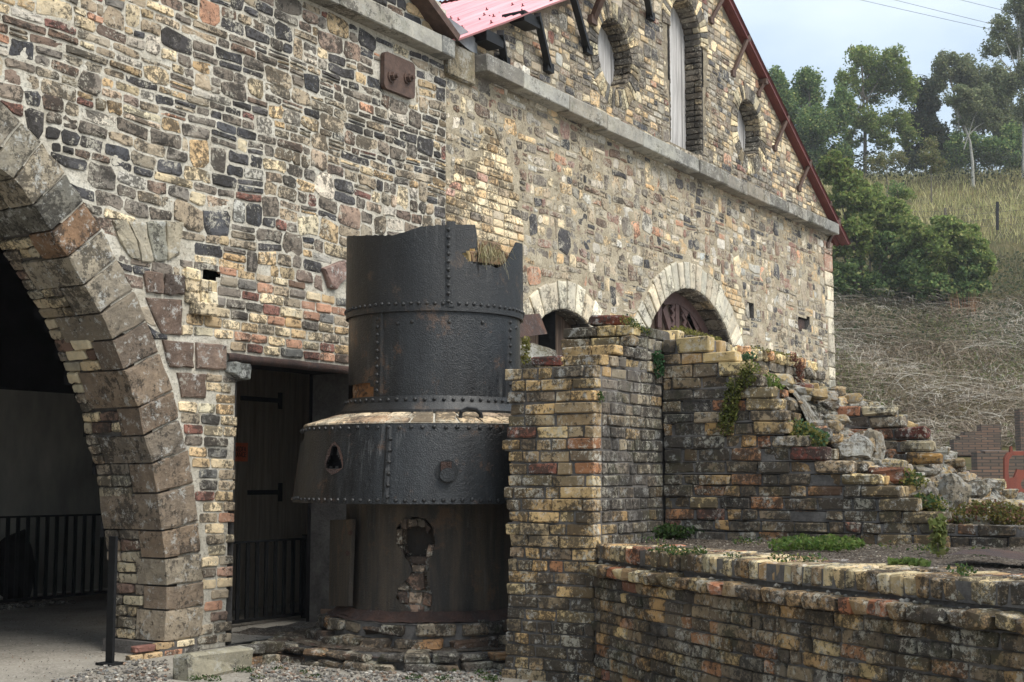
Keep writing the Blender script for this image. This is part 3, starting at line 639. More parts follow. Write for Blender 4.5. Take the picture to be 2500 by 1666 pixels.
mk('back_wall', *grid(2, 2, lambda a, b: (3.9 + 12 * a, 8, 9 * b)), M['blackwall'], T2)
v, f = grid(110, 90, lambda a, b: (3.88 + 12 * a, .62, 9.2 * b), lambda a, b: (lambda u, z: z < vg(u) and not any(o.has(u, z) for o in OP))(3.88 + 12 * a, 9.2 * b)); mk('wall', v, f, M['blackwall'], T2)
rg = random.Random(31)
st2 = Pieces('stone', M['rubble2'], T2, True); br2 = Pieces('brick', M['brick'], T2, True); ab2 = Pieces('arch_brick', M['brick'], T2); as2 = Pieces('arch_stone', M['limewash'], T2, True); lg2 = Pieces('ledge_stone', M['granite'], T2); qs2 = Pieces('quoin', M['limewash'], T2)
def ring(pc, cu, cz, r0, r1, a0, a1, n, pal, proud=.012, jr=.02, chip=.006, back=.10):
    for k in range(n):
        b0, b1 = math.radians(a0 + (a1 - a0) * (k + .06) / n), math.radians(a0 + (a1 - a0) * (k + .94) / n); ro = r1 + rg.gauss(0, jr)
        q = lambda r, b: (cu + r * math.cos(b), cz + r * math.sin(b)); pts = []
        for a, b in ((q(r0, b0), q(ro, b0)), (q(ro, b0), q(ro, b1)), (q(ro, b1), q(r0, b1)), (q(r0, b1), q(r0, b0))): pts += sub(a, b, 2, chip * .5)
        if area(pts) < 0: pts = pts[::-1]
        v, f = stone(pts, FW, proud + rg.uniform(0, .012), .004, rg, back=back, inner=.85, lip=.7); pc.add(v, f, pick(pal, rg, .14))
RB = [(3, lin(190, 172, 128)), (3, lin(160, 146, 112)), (2, lin(112, 104, 92)), (1, lin(90, 88, 84))]
ring(ab2, *W1c, W1r, W1r + .235, 0, 360, 44, RB); ring(ab2, *W3c, W3r, W3r + .235, 0, 360, 44, RB); ring(ab2, 9.725, 7.70, .525, .78, -4, 184, 26, RB)
ring(as2, 9.83, 2.28, 1.74, 2.12, 30, 150, 21, PAL_LW, .02, .015, .008); ring(as2, 6.25, 2.20, 1.15, 1.49, 36, 144, 12, PAL_LW, .02, .015, .008)
RV = [(3, lin(112, 104, 92)), (3, lin(92, 86, 78)), (2, lin(140, 126, 98))]
reveal(circ(*W1c, W1r, 36) + [circ(*W1c, W1r, 36)[0]], .25, T2, br2, rg, RV, M['mortard']); reveal(circ(*W3c, W3r, 36) + [circ(*W3c, W3r, 36)[0]], .25, T2, br2, rg, RV, M['mortard'])
reveal(TW, .26, T2, br2, rg, RV, M['mortard']); reveal(D2, .34, T2, br2, rg, RV, M['mortard'], rowh=.22, bl=.34); reveal(D1, .24, T2, br2, rg, [(1, lin(70, 66, 62))], M['mortard'], rowh=.2, bl=.24)
for q, dd in ((N1, .3), (N2, .25)):
    c = q + [q[0]]; A = Acc(); A.add(*grid(4, 2, lambda a, b: (lambda i, t: (c[i][0] + (c[i + 1][0] - c[i][0]) * t, dd * b, c[i][1] + (c[i + 1][1] - c[i][1]) * t))(min(3, int(a * 4)), a * 4 - min(3, int(a * 4))))); A.mk('niche', M['mortard'], T2)
    mk('niche_back', [(x, dd, z) for x, z in q], [(0, 1, 2, 3)], M['blackwall'], T2)
q = wall(1960, 792, .05); mk('iron_box', *box(N2[0][0] + .10, N2[1][0] - .10, -.22, -.04, N2[0][1] + .01, N2[2][1] - .06), M['rust'], T2)
# rubble of the long wall below the ledge
rep = Poly([wall(*q) for q in ((1185, 308), (1215, 312), (1218, 350), (1242, 392), (1264, 470), (1277, 560), (1277, 660), (1160, 640), (1078, 560), (1085, 470), (1112, 430), (1105, 385), (1160, 395), (1172, 350))])
rep2 = Poly([wall(*q) for q in ((1762, 690), (1800, 690), (1830, 800), (1806, 800), (1792, 760), (1774, 732))])
ringx = [Poly(segarch(9.83, 2.28, 2.14, 1.95, 1.0)), Poly(segarch(6.25, 2.20, 1.51, 1.25, 1.2)), Poly(circ(*W1c, W1r + .21)), Poly(circ(*W3c, W3r + .21)), Poly([(10.25, 6.03)] + arc(9.725, 7.70, .77, 0, 180, 14) + [(9.20, 6.03)])]
near_l = Poly([(-5, -1), (UB, -1), (UB, 12), (-5, 12)]); far2 = Poly([(U1 - .32, -1), (25, -1), (25, 12), (U1 - .32, 12)])
gab = Poly([(0, vg(0) - .06), (UR, vg(UR) - .08), (18, vg(18) - .06), (18, 14), (0, 14)])
rubble(br2, FW, 3.6, 5.9, 2.3, 5.2, (.088, .092), (.20, .24), [near_l] + ringx, [rep], PAL_Y, .013, .035, .22, (.006, .018), 0, .08, .01, .004, 41)
rubble(br2, FW, 10.8, 12.2, 3.4, 4.5, (.088, .092), (.20, .24), ringx, [rep2], PAL_Y, .013, .035, .22, (.006, .018), 0, .08, .01, .004, 42)
rubble(st2, FW, UB, U1 - .3, .05, 5.64, (.07, .15), (.10, .34), [near_l, far2, rep, rep2, OP[5], OP[6]] + ringx, None, PAL_R, .019, .08, .32, (-.002, .012), .15, .2, .05, .006, 43)
gmix = lambda u, z, l, h: [(40, YB), (22, OC), (18, TA), (4, OR), (10, GB), (3, RD)] if vg(u) - z < .75 and u > UR else PAL_G
rubble(st2, FW, UB, 16.2, 5.90, 9.2, (.075, .105), (.14, .27), [gab] + ringx + [near_l, Poly(TW)], None, gmix, .016, .05, .26, (.002, .014), .10, .10, .03, .005, 44)
z = .9
while z < 5.55:                                        # pale corner stones
    h = rg.uniform(.2, .36); h = min(h, 5.58 - z); l = rg.choice((.30, .42)); v, f = cbox(U1 - l, U1 + .012, -.1, .022, z + .006, z + h - .006, rg, .012, .004); qs2.add(v, f, pick([(2, lin(186, 178, 156)), (1, lin(160, 148, 128)), (.5, lin(150, 110, 90))], rg, .1)); z += h
u = 4.22
while u < 15.6:
    l = min(rg.uniform(.75, 1.05), 15.72 - u); s_ = -.05 * math.sin(math.pi * (u - 4.2) / 11.5); v, f = cbox(u + .004, u + l - .004, -.08, .20 + rg.uniform(-.01, .012), 5.695 + s_, 5.885 + s_ * .8, rg, .011, .004); lg2.add(v, f, pick(PAL_GR, rg, .12)); u += l
# rough tail course of weathered stone right under the ledge
for p in (st2, br2, ab2, as2, lg2, qs2): p.done()
# boards in the windows, doors in the arches
def boards(name, lo_, hi_, fz0, fz1, d, mat, w_=.145):
    fr = None; u = lo_; k = 0
    while u < hi_ - .02:
        e = min(u + w_, hi_); z0, z1 = fz0(u, e), fz1(u, e)
        if z1 - z0 > .03:
            mk('board', *box(u, e - .012, d - .03, d - .003 * (k % 3), z0, z1), mat, T2)
        u = e; k += 1
for c, r in ((W1c, W1r), (W3c, W3r)):
    ch = lambda u, e: math.sqrt(max(0, (r + .02) ** 2 - min(abs(u - c[0]), abs(e - c[0])) ** 2)); boards('b', c[0] - r - .02, c[0] + r + .02, lambda u, e: c[1] - ch(u, e), lambda u, e: c[1] + ch(u, e), -.24, M['plank_grey'])
boards('b', 9.17, 10.28, lambda u, e: 6.0, lambda u, e: 7.7 + math.sqrt(max(.01, .56 ** 2 - min(abs(u - 9.725), abs(e - 9.725)) ** 2)), -.25, M['plank_grey'], .16)
boards('b', 5.3, 7.2, lambda u, e: 1.2, lambda u, e: 2.2 + math.sqrt(max(.01, 1.17 ** 2 - min(abs(u - 6.25), abs(e - 6.25)) ** 2)), -.23, M['plank_dark'], .16)
boards('b', 8.35, 11.3, lambda u, e: 1.0, lambda u, e: 2.28 + math.sqrt(max(.01, 1.76 ** 2 - min(abs(u - 9.83), abs(e - 9.83)) ** 2)), -.33, M['plank_dark'], .2)
# cut-plate ornament on the big arched door: arched frame, uprights, raking bars and two wavy chains
A = Acc(); DO = -.30; fw_ = lambda x, z, h: (x, -h, z)
ra = [(9.83 + r * math.cos(math.radians(t)), 2.28 + r * math.sin(math.radians(t))) for r, ts in ((1.72, range(36, 145, 6)), (1.56, range(144, 35, -6))) for t in ts]
n_ = 19
for k in range(n_ - 1): A.add(*prism([ra[k], ra[k + 1], ra[2 * n_ - 2 - k], ra[2 * n_ - 1 - k]][::-1], fw_, DO - .02, DO + .03))
A.mk('door_frame', M['door_iron'], T2)
def strip(p, w_, name):
    a, b = (wall(*q, DO) for q in p); dx, dz = b[0] - a[0], b[1] - a[1]; l = math.hypot(dx, dz); nx, nz_ = -dz / l * w_ / 2, dx / l * w_ / 2
    mk(name, *prism([(a[0] + nx, a[1] + nz_), (a[0] - nx, a[1] - nz_), (b[0] - nx, b[1] - nz_), (b[0] + nx, b[1] + nz_)], fw_, DO - .02, DO + .02), M['door_iron'], T2)
strip(((1608, 742), (1608, 800)), .13, 'door_bar'); strip(((1619, 752), (1634, 800)), .13, 'door_bar'); strip(((1651, 738), (1651, 800)), .12, 'door_bar'); strip(((1660, 735), (1700, 812)), .17, 'door_bar'); strip(((1676, 770), (1694, 815)), .13, 'door_bar'); strip(((1618, 738), (1660, 737)), .07, 'door_bar')
for x0, x1, y0, y1 in ((1643, 1645, 742, 800), (1664, 1674, 736, 800), (1695, 1700, 765, 815)):
    A = Acc()
    for k in range(12):
        t0, t1 = k / 12, (k + 1) / 12; wv = lambda t: (x0 + (x1 - x0) * t, y0 + (y1 - y0) * t)
        p0, p1 = wall(*wv(t0), DO), wall(*wv(t1), DO); o0, o1 = .035 * math.sin(t0 * 19), .035 * math.sin(t1 * 19)
        A.add(*prism([(p0[0] - .06 + o0, p0[1]), (p1[0] - .06 + o1, p1[1]), (p1[0] + .03 + o1, p1[1]), (p0[0] + .03 + o0, p0[1])][::-1], fw_, DO - .02, DO + .012))
    A.mk('wavy_strip', M['door_iron'], T2)
# rusty plate hung over the left of the small arched door
a, b, c, d_ = wall(1240, 774, .12), wall(1334, 764, .12), wall(1344, 815, .2), wall(1240, 828, .2)
hp = mk('hood_plate', [(a[0], -.03, a[1]), (b[0], -.03, b[1]), (c[0], -.16, c[1]), (d_[0], -.16, d_[1]), (a[0], -.01, a[1]), (b[0], -.01, b[1]), (c[0], -.13, c[1]), (d_[0], -.13, d_[1])], [(0, 3, 2, 1), (4, 5, 6, 7), (0, 1, 5, 4), (1, 2, 6, 5), (2, 3, 7, 6), (3, 0, 4, 7)], M['rust'], T2)
# roof: corrugated sheets, fixings, dark red right side, purlin ends and struts
OV = .22
ra0, ra1 = wall(1122, 96, OV), wall(1370, 2, OV); rsl = (ra1[1] - ra0[1]) / (ra1[0] - ra0[0])
acc_mk('roof', sheet(ra0[0], ra0[1], UR, ra0[1] + rsl * (UR - ra0[0]), -9, OV), M['pink'], T2)
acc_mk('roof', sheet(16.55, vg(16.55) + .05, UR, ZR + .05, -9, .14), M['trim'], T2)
A = Acc(); L0 = Vector((ra0[0], 0, ra0[1] + .02)); L1 = Vector((UR, 0, ra0[1] + rsl * (UR - ra0[0]) + .02)); up_ = Vector((-.45, 0, .89))
for row in range(0, 5):
    for k in range(9):
        p = L0.lerp(L1, .03 + row * .10 + .02 * (k % 2)); p = Vector((p.x, -(OV - .15 - k * .47), p.z)); A.add(*bar(p, p + up_ * .035, .012, .012)); A.add(*bar(p + up_ * .0, p + up_ * .01, .03, .03))
A.mk('roof_bolt', M['trim'], T2, 'stuff')
for fr_, to_ in (((1763, 6), (2040, 566)),):           # dark red board under the right verge
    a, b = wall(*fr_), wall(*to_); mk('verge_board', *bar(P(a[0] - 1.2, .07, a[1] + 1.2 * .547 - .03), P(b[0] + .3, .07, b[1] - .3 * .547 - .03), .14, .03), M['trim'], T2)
pur = [((1830, 84)), (1872, 190), (1925, 284), (1979, 392), (2029, 489), (2050, 538)]
for x, y in pur:
    q = wall(x, y, .13); mk('purlin_end', *box(q[0] - .05, q[0] + .05, -.05, .135, q[1] - .10, q[1] - .02), M['brownbar'], T2)
for (fx, fy), (hx, hy) in (((1736, 50), (1763, 0)), ((1789, 180), (1826, 92)), ((1851, 230), (1872, 192)), ((1891, 362), (1924, 284)), ((1950, 461), (1979, 392)), ((2019, 599), (2050, 536)), ((2019, 549), (2048, 540))):
    a, b = wall(fx, fy, .02), wall(hx, hy, .12); s_ = mk('strut', *bar(P(a[0], .02, a[1]), P(b[0], .12, b[1]), .05, .05), M['brownbar'], T2); mk('foot', *box(a[0] - .06, a[0] + .06, 0, .05, a[1] - .05, a[1] + .04), M['brownbar'], s_)
for (fx, fy), (hx, hy), m in (((1232, 151), (1221, 80), 'blackbar'), ((1340, 166), (1311, 36), 'blackbar'), ((1435, 122), (1398, -12), 'blackbar'), ((1588, 40), (1578, -10), 'blackbar'), ((1447, 50), (1472, -14), 'brownbar')):
    a, b = wall(fx, fy, .03), wall(hx, hy, .2); s_ = mk('strut', *bar(P(a[0], .03, a[1]), P(b[0], .2, b[1]), .075, .075), M[m], T2); mk('foot', *box(a[0] - .09, a[0] + .06, 0, .07, a[1] - .06, a[1] + .05), M[m], s_)
for x, y in ((1215, 80), (1305, 34)):
    q = wall(x, y, .2); mk('purlin_end', *box(q[0] - .22, q[0] + .12, -.1, .20, q[1] - .14, q[1] - .02), M['blackbar'], T2)
# ------------------------------------------------------------------ the riveted iron furnace
FU, FD = 1.424, 1.527; FC = (FU, -FD)
_k = (co.location - Vector((FU, -FD, 0))); _k.z = 0; _dist = _k.length; _k.normalize(); _r = Vector((-_k.y, _k.x, 0))     # towards the viewer / to the viewer's right
def cy(r, ph, z): q = Vector((FU, -FD, 0)) + (_k * math.cos(ph) + _r * math.sin(ph)) * r; return (q.x, q.y, z)
def phz(x, y, r):                                     # pixel on the front of a cylinder of radius r -> (angle, height)
    o = np.array([0, 0, EYE]); cc = _P0 * np.array([1, 1, 0]) + _U * FU + _N * FD; d = _ray(x, y); a = d[0] ** 2 + d[1] ** 2; b = -(d[0] * cc[0] + d[1] * cc[1]); c = cc[0] ** 2 + cc[1] ** 2 - r * r; disc = b * b - a * c
    t = (-b - math.sqrt(max(0, disc))) / a; p = o + d * t; v = Vector((float((p - _P0) @ _U) - FU, -float((p - _P0) @ _N) + FD, 0)); return math.atan2(v.dot(_r), v.dot(_k)), float(p[2])
T3 = thing('iron_furnace', 'tall black riveted iron furnace with torn top and wide brick-shouldered skirt', 'furnace', P(FU, FD, 0))
rg = random.Random(51)
RU, RLo, RS0, RS1, RB_ = .725, .695, 1.06, 1.13, .70
tear = [(845, 578), (880, 576), (960, 575), (985, 568), (1030, 553), (1070, 550), (1120, 549), (1160, 549), (1163, 556), (1166, 590), (1168, 646), (1198, 648), (1215, 656), (1238, 640), (1250, 614), (1262, 592), (1275, 596)]
tp = sorted(phz(x, y, RU) for x, y in tear)
ta_ = np.array([t[0] for t in tp]); tz_ = np.array([t[1] for t in tp])
def ztop(ph):
    ph = (ph + math.pi) % (2 * math.pi) - math.pi
    if -1.45 < ph < 1.4: return float(np.interp(ph, ta_, tz_)) + .008 * noise.noise(Vector((ph * 22, 0, 0)))
    return (3.32 if ph < 0 else 3.02) + .06 * noise.noise(Vector((ph * 4, 2, 0)))
def shell(name, r0, r1, z0, z1, mat, n=160, m=8, keep=None, th=.014, rimtop=True, col=(1, 1, 1)):
    A = Acc(); zt = z1 if callable(z1) else (lambda p: z1)
    def ring_(off):
        def fn(a, b):
            ph = -math.pi + 2 * math.pi * a; z = z0 + (zt(ph) - z0) * b; r = r0 + (r1 - r0) * b + off + .004 * noise.noise(Vector((ph * 3, z * 3, r0))); return cy(r, ph, z)
        return grid(n, m, fn, (lambda a, b: keep(-math.pi + 2 * math.pi * a, z0 + (zt(-math.pi + 2 * math.pi * a) - z0) * b)) if keep else None)
    o, i = ring_(0), ring_(-th); A.add(*o); A.add(*i)
    if rimtop:
        for b in (0, m):
            k = b * (n + 1); vv = [o[0][k + t] for t in range(n + 1)] + [i[0][k + t] for t in range(n + 1)]; A.add(vv, [(t, t + 1, n + 2 + t, n + 1 + t) for t in range(n)])
    A.c = [col] * len(A.f); return A.mk(name, mat, T3, smooth=True)
zj = 2.665
pn_ = Poly([phz(x, y, RU) for x, y in ((1172, 604), (1155, 606), (1126, 621), (1146, 638), (1176, 650))])
shell('upper_ring', RU, RU, zj - .03, ztop, M['iron_up'], 300, 40, lambda p, z: not pn_.has(p, z))
patch = [phz(x, y, RLo) for x, y in ((846, 938), (900, 934), (912, 950), (914, 995), (880, 1004), (845, 1006))]
pp_ = Poly(patch)
shell('lower_ring', RLo, RLo + .006, 1.90, zj + .02, M['iron'], 220, 24, lambda p, z: not pp_.has(p, z))
acc_mk('bare_brick_lining', grid(60, 8, lambda a, b: cy(RLo - .035 + .004 * noise.noise(Vector((a * 40, b * 9, 0))), -1.75 + 1.2 * a, 1.88 + .24 * b)), masonry('scorched_lining', .4, .3, .01), T3, lin(150, 108, 72))
A = Acc()
for z0, z1, ra_, rb_ in ((1.855, 1.875, .80, .80), (1.875, 1.935, .765, .725), (1.935, 1.985, .725, .71)): A.add(*grid(120, 1, lambda a, b: cy(ra_ + (rb_ - ra_) * b, 2 * math.pi * a, z0 + (z1 - z0) * b)))
A.add(*grid(120, 1, lambda a, b: cy(.80 - .035 * b, 2 * math.pi * a, 1.875))); A.mk('collar', M['iron_up'], T3, smooth=False)
# brick shoulder between collar and skirt
sb = Pieces('shoulder_brick', masonry('pale_shoulder_brick', .5, .4, .006, palec=(.6, .54, .42)), T3)
acc_mk('shoulder_bed', grid(100, 3, lambda a, b: cy(.72 + .335 * b, 2 * math.pi * a, 1.868 - .105 * b)), M['mortar'], T3)
for r0, r1, n in ((.74, .89, 30), (.895, 1.05, 36)):
    for k in range(n):
        p0, p1 = 2 * math.pi * (k + .04) / n, 2 * math.pi * (k + .96) / n; zz = lambda r: 1.868 - .105 * (r - .72) / .335
        pts = [(p0, r0), (p0, r1), ((p0 + p1) / 2, r1), (p1, r1), (p1, r0), ((p0 + p1) / 2, r0)]
        v, f = stone(pts, lambda p, r, h: cy(r, p, zz(r) + h), .012, .003, rg, back=.02, inner=.9); sb.add(v, f, pick([(3, lin(176, 152, 116)), (2, lin(150, 122, 92)), (1, lin(190, 172, 140))], rg, .1))
sb.done()
# skirt with the ragged hole on the left
hl = [phz(x, y, 1.10) for x, y in ((812, 1086), (819, 1092), (821, 1110), (832, 1125), (836, 1142), (826, 1145), (822, 1138), (816, 1146), (808, 1140), (798, 1144), (795, 1132), (803, 1112), (806, 1092))]
hr_ = [phz(x, y, 1.10) for x, y in ((812, 1078), (826, 1092), (836, 1118), (838, 1142), (826, 1154), (812, 1160), (798, 1150), (791, 1132), (796, 1104), (804, 1084))]
ph_ = Poly(hl)
zlow = lambda p: 1.169
def skirt_keep(p, z):
    if ph_.has(p, z): return False
    if p < -1.25 and p > -1.9 and z > 1.64 + .05 * noise.noise(Vector((p * 20, 1, 1))): return False
    return True
shell('skirt', RS1, RS0, 1.169, 1.757, M['iron'], 420, 36, skirt_keep)
A = Acc(); n_ = len(hr_); hin = [min(hl, key=lambda q: (q[0] - h[0]) ** 2 + (q[1] - h[1]) ** 2) for h in hr_]
for i in range(n_):
    j = (i + 1) % n_; rr = lambda z: RS1 + (RS0 - RS1) * (z - 1.169) / .588 + .004; A.add([cy(rr(hr_[i][1]), *hr_[i]), cy(rr(hr_[j][1]), *hr_[j]), cy(rr(hin[j][1]), *hin[j]), cy(rr(hin[i][1]), *hin[i])], [(0, 1, 2, 3)])
A.mk('hole_rim', M['rust'], T3)
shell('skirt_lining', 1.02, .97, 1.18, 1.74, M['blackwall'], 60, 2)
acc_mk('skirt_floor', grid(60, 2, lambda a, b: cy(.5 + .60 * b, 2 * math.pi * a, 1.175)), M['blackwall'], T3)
# seams and rivets
rv = Acc()
def rivet(ph, z, r, s=.017):
    v = []; n = 6; c = Vector(cy(r, ph, z)); o = Vector(cy(1, ph, 0)) - Vector(cy(0, ph, 0)); t = Vector((-o.y, o.x, 0)); up = Vector((0, 0, 1))
    for rr, hh_ in ((1, 0), (.75, .55)):
        for k in range(n): a = k * 2 * math.pi / n; v.append(tuple(c + (t * math.cos(a) + up * math.sin(a)) * s * rr + o * s * hh_))
    v.append(tuple(c + o * s * .85)); f = [(k, (k + 1) % n, n + (k + 1) % n, n + k) for k in range(n)] + [(n + k, n + (k + 1) % n, 2 * n) for k in range(n)]; rv.add(v, f)
def rrow(z, r, step): 
    n = int(2 * math.pi * r / step)
    for k in range(n): rivet(2 * math.pi * k / n, z + rg.gauss(0, .002), r)
rrow(zj + .028, RU, .062); rrow(1.955, .722, .074); rrow(1.73, 1.066, .085); rrow(1.195, 1.128, .07)
def seam(x, y0, y1, r0, r1, z0, z1, side_, step=.062, wid=.075):
    ph, _ = phz(x, (y0 + y1) / 2, r0); acc_mk('seam_strap', grid(3, 10, lambda a, b: cy((r0 + (r1 - r0) * b) + .010 * (0 < a < 1 or .3), ph + (a - .5) * wid / r0, z0 + (z1 - z0) * b)), M['iron_up'], T3); z = z0 + .04
    while z < z1 - .02:
        t = (z - z0) / (z1 - z0); rivet(ph + side_ * .018 / r0, z, r0 + (r1 - r0) * t + .012); z += step
seam(927, 780, 990, RLo, RLo, 1.99, zj - .03, -1); seam(1100, 560, 750, RU, RU, zj, 3.33, -1); seam(1243, 780, 990, RLo, RLo, 1.99, zj - .03, 0); seam(941, 1050, 1220, RS1, RS0, 1.18, 1.74, 1, .085, .05)
for x, y in ((1006, 786), (1097, 786), (1177, 788), (972, 790), (1258, 801)): rivet(*phz(x, y, RLo), RLo + .004, .018)
rv.mk('rivets', M['iron_up'], T3, 'stuff')
# round plug with its rim, lifting handle
def onskirt(x, y, r): ph, z = phz(x, y, r); return ph, z
pph, pz = phz(1091, 1158, 1.115); rr = RS1 + (RS0 - RS1) * (pz - 1.169) / .588; cf = lambda a, b, h: cy(rr + h, pph + a / rr, pz + b)
pg = acc_mk('plug_rim', prism([(.085 * math.cos(k * .35), .085 * math.sin(k * .35) + .02) for k in range(18)], cf, -.01, .012), M['iron_up'], T3)
acc_mk('plug', prism([(.052 * math.cos(k * .449), .052 * math.sin(k * .449) - .005) for k in range(14)], cf, .012, .06), M['iron'], pg); acc_mk('lug', prism([(-.045, .02), (.03, .02), (.03, .09), (-.045, .09)], cf, .012, .04), M['rust'], pg)
hp0, hz0 = phz(1122, 1024, .93); 
acc_mk('lifting_handle', tube([cy(.95, hp0, 1.80), cy(.95, hp0 + .008, 1.85), cy(.95, hp0 + .06, 1.875), cy(.95, hp0 + .13, 1.868), cy(.95, hp0 + .17, 1.835), cy(.95, hp0 + .175, 1.79)], .016, 7), M['blackbar'], T3)
# lower shell, tap hole, plates
tap = [phz(x, y, RB_) for x, y in ((1012, 1262), (1040, 1268), (1058, 1290), (1062, 1330), (1054, 1356), (1042, 1372), (1050, 1388), (1042, 1404), (1046, 1430), (1056, 1452), (1052, 1484), (1036, 1504), (1014, 1506), (990, 1480), (968, 1462), (972, 1436), (994, 1416), (1006, 1396), (1000, 1376), (985, 1352), (968, 1330), (966, 1290), (985, 1268))]
pt_ = Poly(tap)
shell('base_shell', RB_ + .01, RB_, .30, 1.20, M['iron_base'], 480, 80, lambda p, z: not pt_.has(p, z))
shell('base_lining', RB_ - .12, RB_ - .12, .25, 1.2, masonry('scorched_brick', .6, .2, .01), 40, 4, col=lin(60, 52, 46))
bp = [phz(x, y, RB_ - .03) for x, y in ((955, 1508), (1068, 1360))]; acc_mk('rubble_fill', grid(16, 20, lambda a, b: cy(RB_ - .025 + .02 * noise.noise(Vector((a * 9, b * 12, 3))), bp[0][0] + (bp[1][0] - bp[0][0]) * a, bp[0][1] + (bp[1][1] - bp[0][1]) * b)), M['rock'], T3, lin(120, 98, 80))
tb = Pieces('tap_brick', M['brick'], T3); tfr = lambda p, z, h: cy(RB_ - .035 + h, p, z)
def quad(pts, col, hgt=.03):
    q = [phz(x, y, RB_) for x, y in pts]
    if area(q) < 0: q = q[::-1]
    pp = []
    for a, b in zip(q, q[1:] + q[:1]): pp += [a, ((a[0] + b[0]) / 2 + rg.gauss(0, .004), (a[1] + b[1]) / 2 + rg.gauss(0, .004))]
    v, f = stone(pp, tfr, hgt, .008, rg, back=.08, inner=.86); tb.add(v, f, col)
CI, CP = lin(150, 116, 92), lin(160, 136, 114)
for k, pts in enumerate([((968, 1292), (981, 1292), (981, 1330), (966, 1330)), ((968, 1332), (983, 1332), (986, 1352), (976, 1354)), ((976, 1270), (992, 1268), (994, 1292), (978, 1294)), ((994, 1268), (1016, 1266), (1018, 1284), (996, 1288)), ((1018, 1266), (1034, 1268), (1040, 1288), (1020, 1284)), ((1036, 1270), (1052, 1292), (1044, 1304), (1038, 1290)),
        ((1046, 1330), (1060, 1330), (1056, 1358), (1040, 1362)), ((990, 1420), (1003, 1400), (1036, 1400), (1040, 1438), (1012, 1444)), ((970, 1424), (988, 1420), (1004, 1442), (968, 1442)), ((966, 1444), (992, 1444), (994, 1476), (976, 1474)), ((998, 1446), (1034, 1446), (1028, 1474), (998, 1474)), ((1034, 1446), (1056, 1452), (1052, 1484), (1030, 1476)), ((998, 1478), (1028, 1478), (1018, 1500), (1004, 1496)), ((1020, 1482), (1036, 1482), (1034, 1504), (1018, 1504)), ((1000, 1358), (1044, 1362), (1036, 1378), (1004, 1376)), ((1004, 1378), (1040, 1380), (1034, 1398), (1006, 1396))]):
    quad(pts, pick([(2, CI), (2, CP), (1, lin(150, 140, 126)), (1, lin(110, 84, 70))], rg, .1), .03 if k not in (7,) else .05)
tb.done()
def side_plate(pts, r, dep):
    A = Acc(); q = [phz(x, y, r) for x, y in pts]; A.add(*prism(q[::-1] if area(q) < 0 else q, lambda p, z, h: cy(r + h, p, z), -.01, dep)); return A
sp = side_plate(((866, 1268), (812, 1270), (796, 1480), (858, 1480)), .80, .03).mk('side_plate', M['iron_base'], T3)
for x, y in ((855, 1302), (848, 1352)): v, f = rock(cy(.84, *phz(x, y, .84)), .022, seed=3, n=1); mk('bolt', v, f, M['rust'], sp)
acc_mk('raised_panel', prism([(p, z) for p, z in [phz(x, y, RB_) for x, y in ((1132, 1346), (1170, 1346), (1170, 1288), (1132, 1288))]], lambda p, z, h: cy(RB_ + h, p, z), -.01, .02), M['iron_base'], T3)
A = Acc()
for z0, z1, r0, r1 in ((.305, .36, .80, .735), (.29, .305, .84, .80)): A.add(*grid(140, 2, lambda a, b: cy(r0 + (r1 - r0) * b + .018 * noise.noise(Vector((a * 40, b, z0))), 2 * math.pi * a, z0 + (z1 - z0) * b + .012 * noise.noise(Vector((a * 60, 3, z0))))))
A.mk('base_flange', M['rust'], T3)
# brick plinth under the furnace
T4 = thing('brick_plinth', 'low round stepped plinth of blackened bricks and rusty strip carrying the iron furnace', 'plinth', P(FU, FD, 0))
pb_ = Pieces('brick', M['dark'], T4)
def ringb(r, z0, z1, n, wd, pal, ph0=-2.2, ph1=2.2):
    for k in range(n):
        p = ph0 + (ph1 - ph0) * (k + rg.uniform(.25, .75)) / n; c = cy(r - wd / 2 + rg.gauss(0, .022), p, 0); l = (ph1 - ph0) * r / n * rg.uniform(.38, .5)
        v, f = cbox(c[0] - l, c[0] + l, -c[1] - wd / 2, -c[1] + wd / 2, z0, z1 - .008 - abs(rg.gauss(0, .012)), rg, .012, .009); o = Vector(cy(1, p, 0)) - Vector(cy(0, p, 0)); v = rot(v, c, math.atan2(o.y, o.x) - math.pi / 2 + math.pi); pb_.add(v, f, pick(pal, rg))
PP = [(3, lin(112, 96, 76)), (3, lin(92, 86, 80)), (1, lin(168, 120, 62)), (2, lin(100, 76, 60)), (1, lin(150, 138, 116))]
ringb(.90, .195, .295, 20, .2, PP); ringb(.97, .105, .19, 19, .2, PP); ringb(1.27, .06, .13, 26, .24, PP); ringb(1.30, -.02, .06, 24, .24, PP); pb_.done()
for r, z, mat in ((.86, .282, 'mortard'), (1.16, .118, 'soil')): acc_mk('bed', grid(80, 6, lambda a, b: cy(r * b, 2 * math.pi * a, z + .018 * noise.noise(Vector((a * 50, b * 9, r))))), M[mat], T4)
for r, z0, z1 in ((.85, -.02, .285), (1.18, -.02, .115)): acc_mk('core', grid(80, 1, lambda a, b: cy(r, 2 * math.pi * a, z0 + (z1 - z0) * b)), M['mortard'], T4)
acc_mk('rusty_strip', grid(80, 2, lambda a, b: cy(1.20 - .12 * b + .02 * noise.noise(Vector((a * 14, 0, 0))), -1.25 + 1.9 * a, .085 + .030 * b * (1 + noise.noise(Vector((a * 19, 4, 0)))) - .015 * a)), M['rust'], T4)
kq = thing('brick_edging', 'short mossy brick edging running from the granite block to the furnace plinth', 'edging', P(.75, .3, 0))
kb_ = Pieces('brick', M['dark'], kq); e0, e1 = flat(606, 1628, 0), flat(760, 1636, 0)
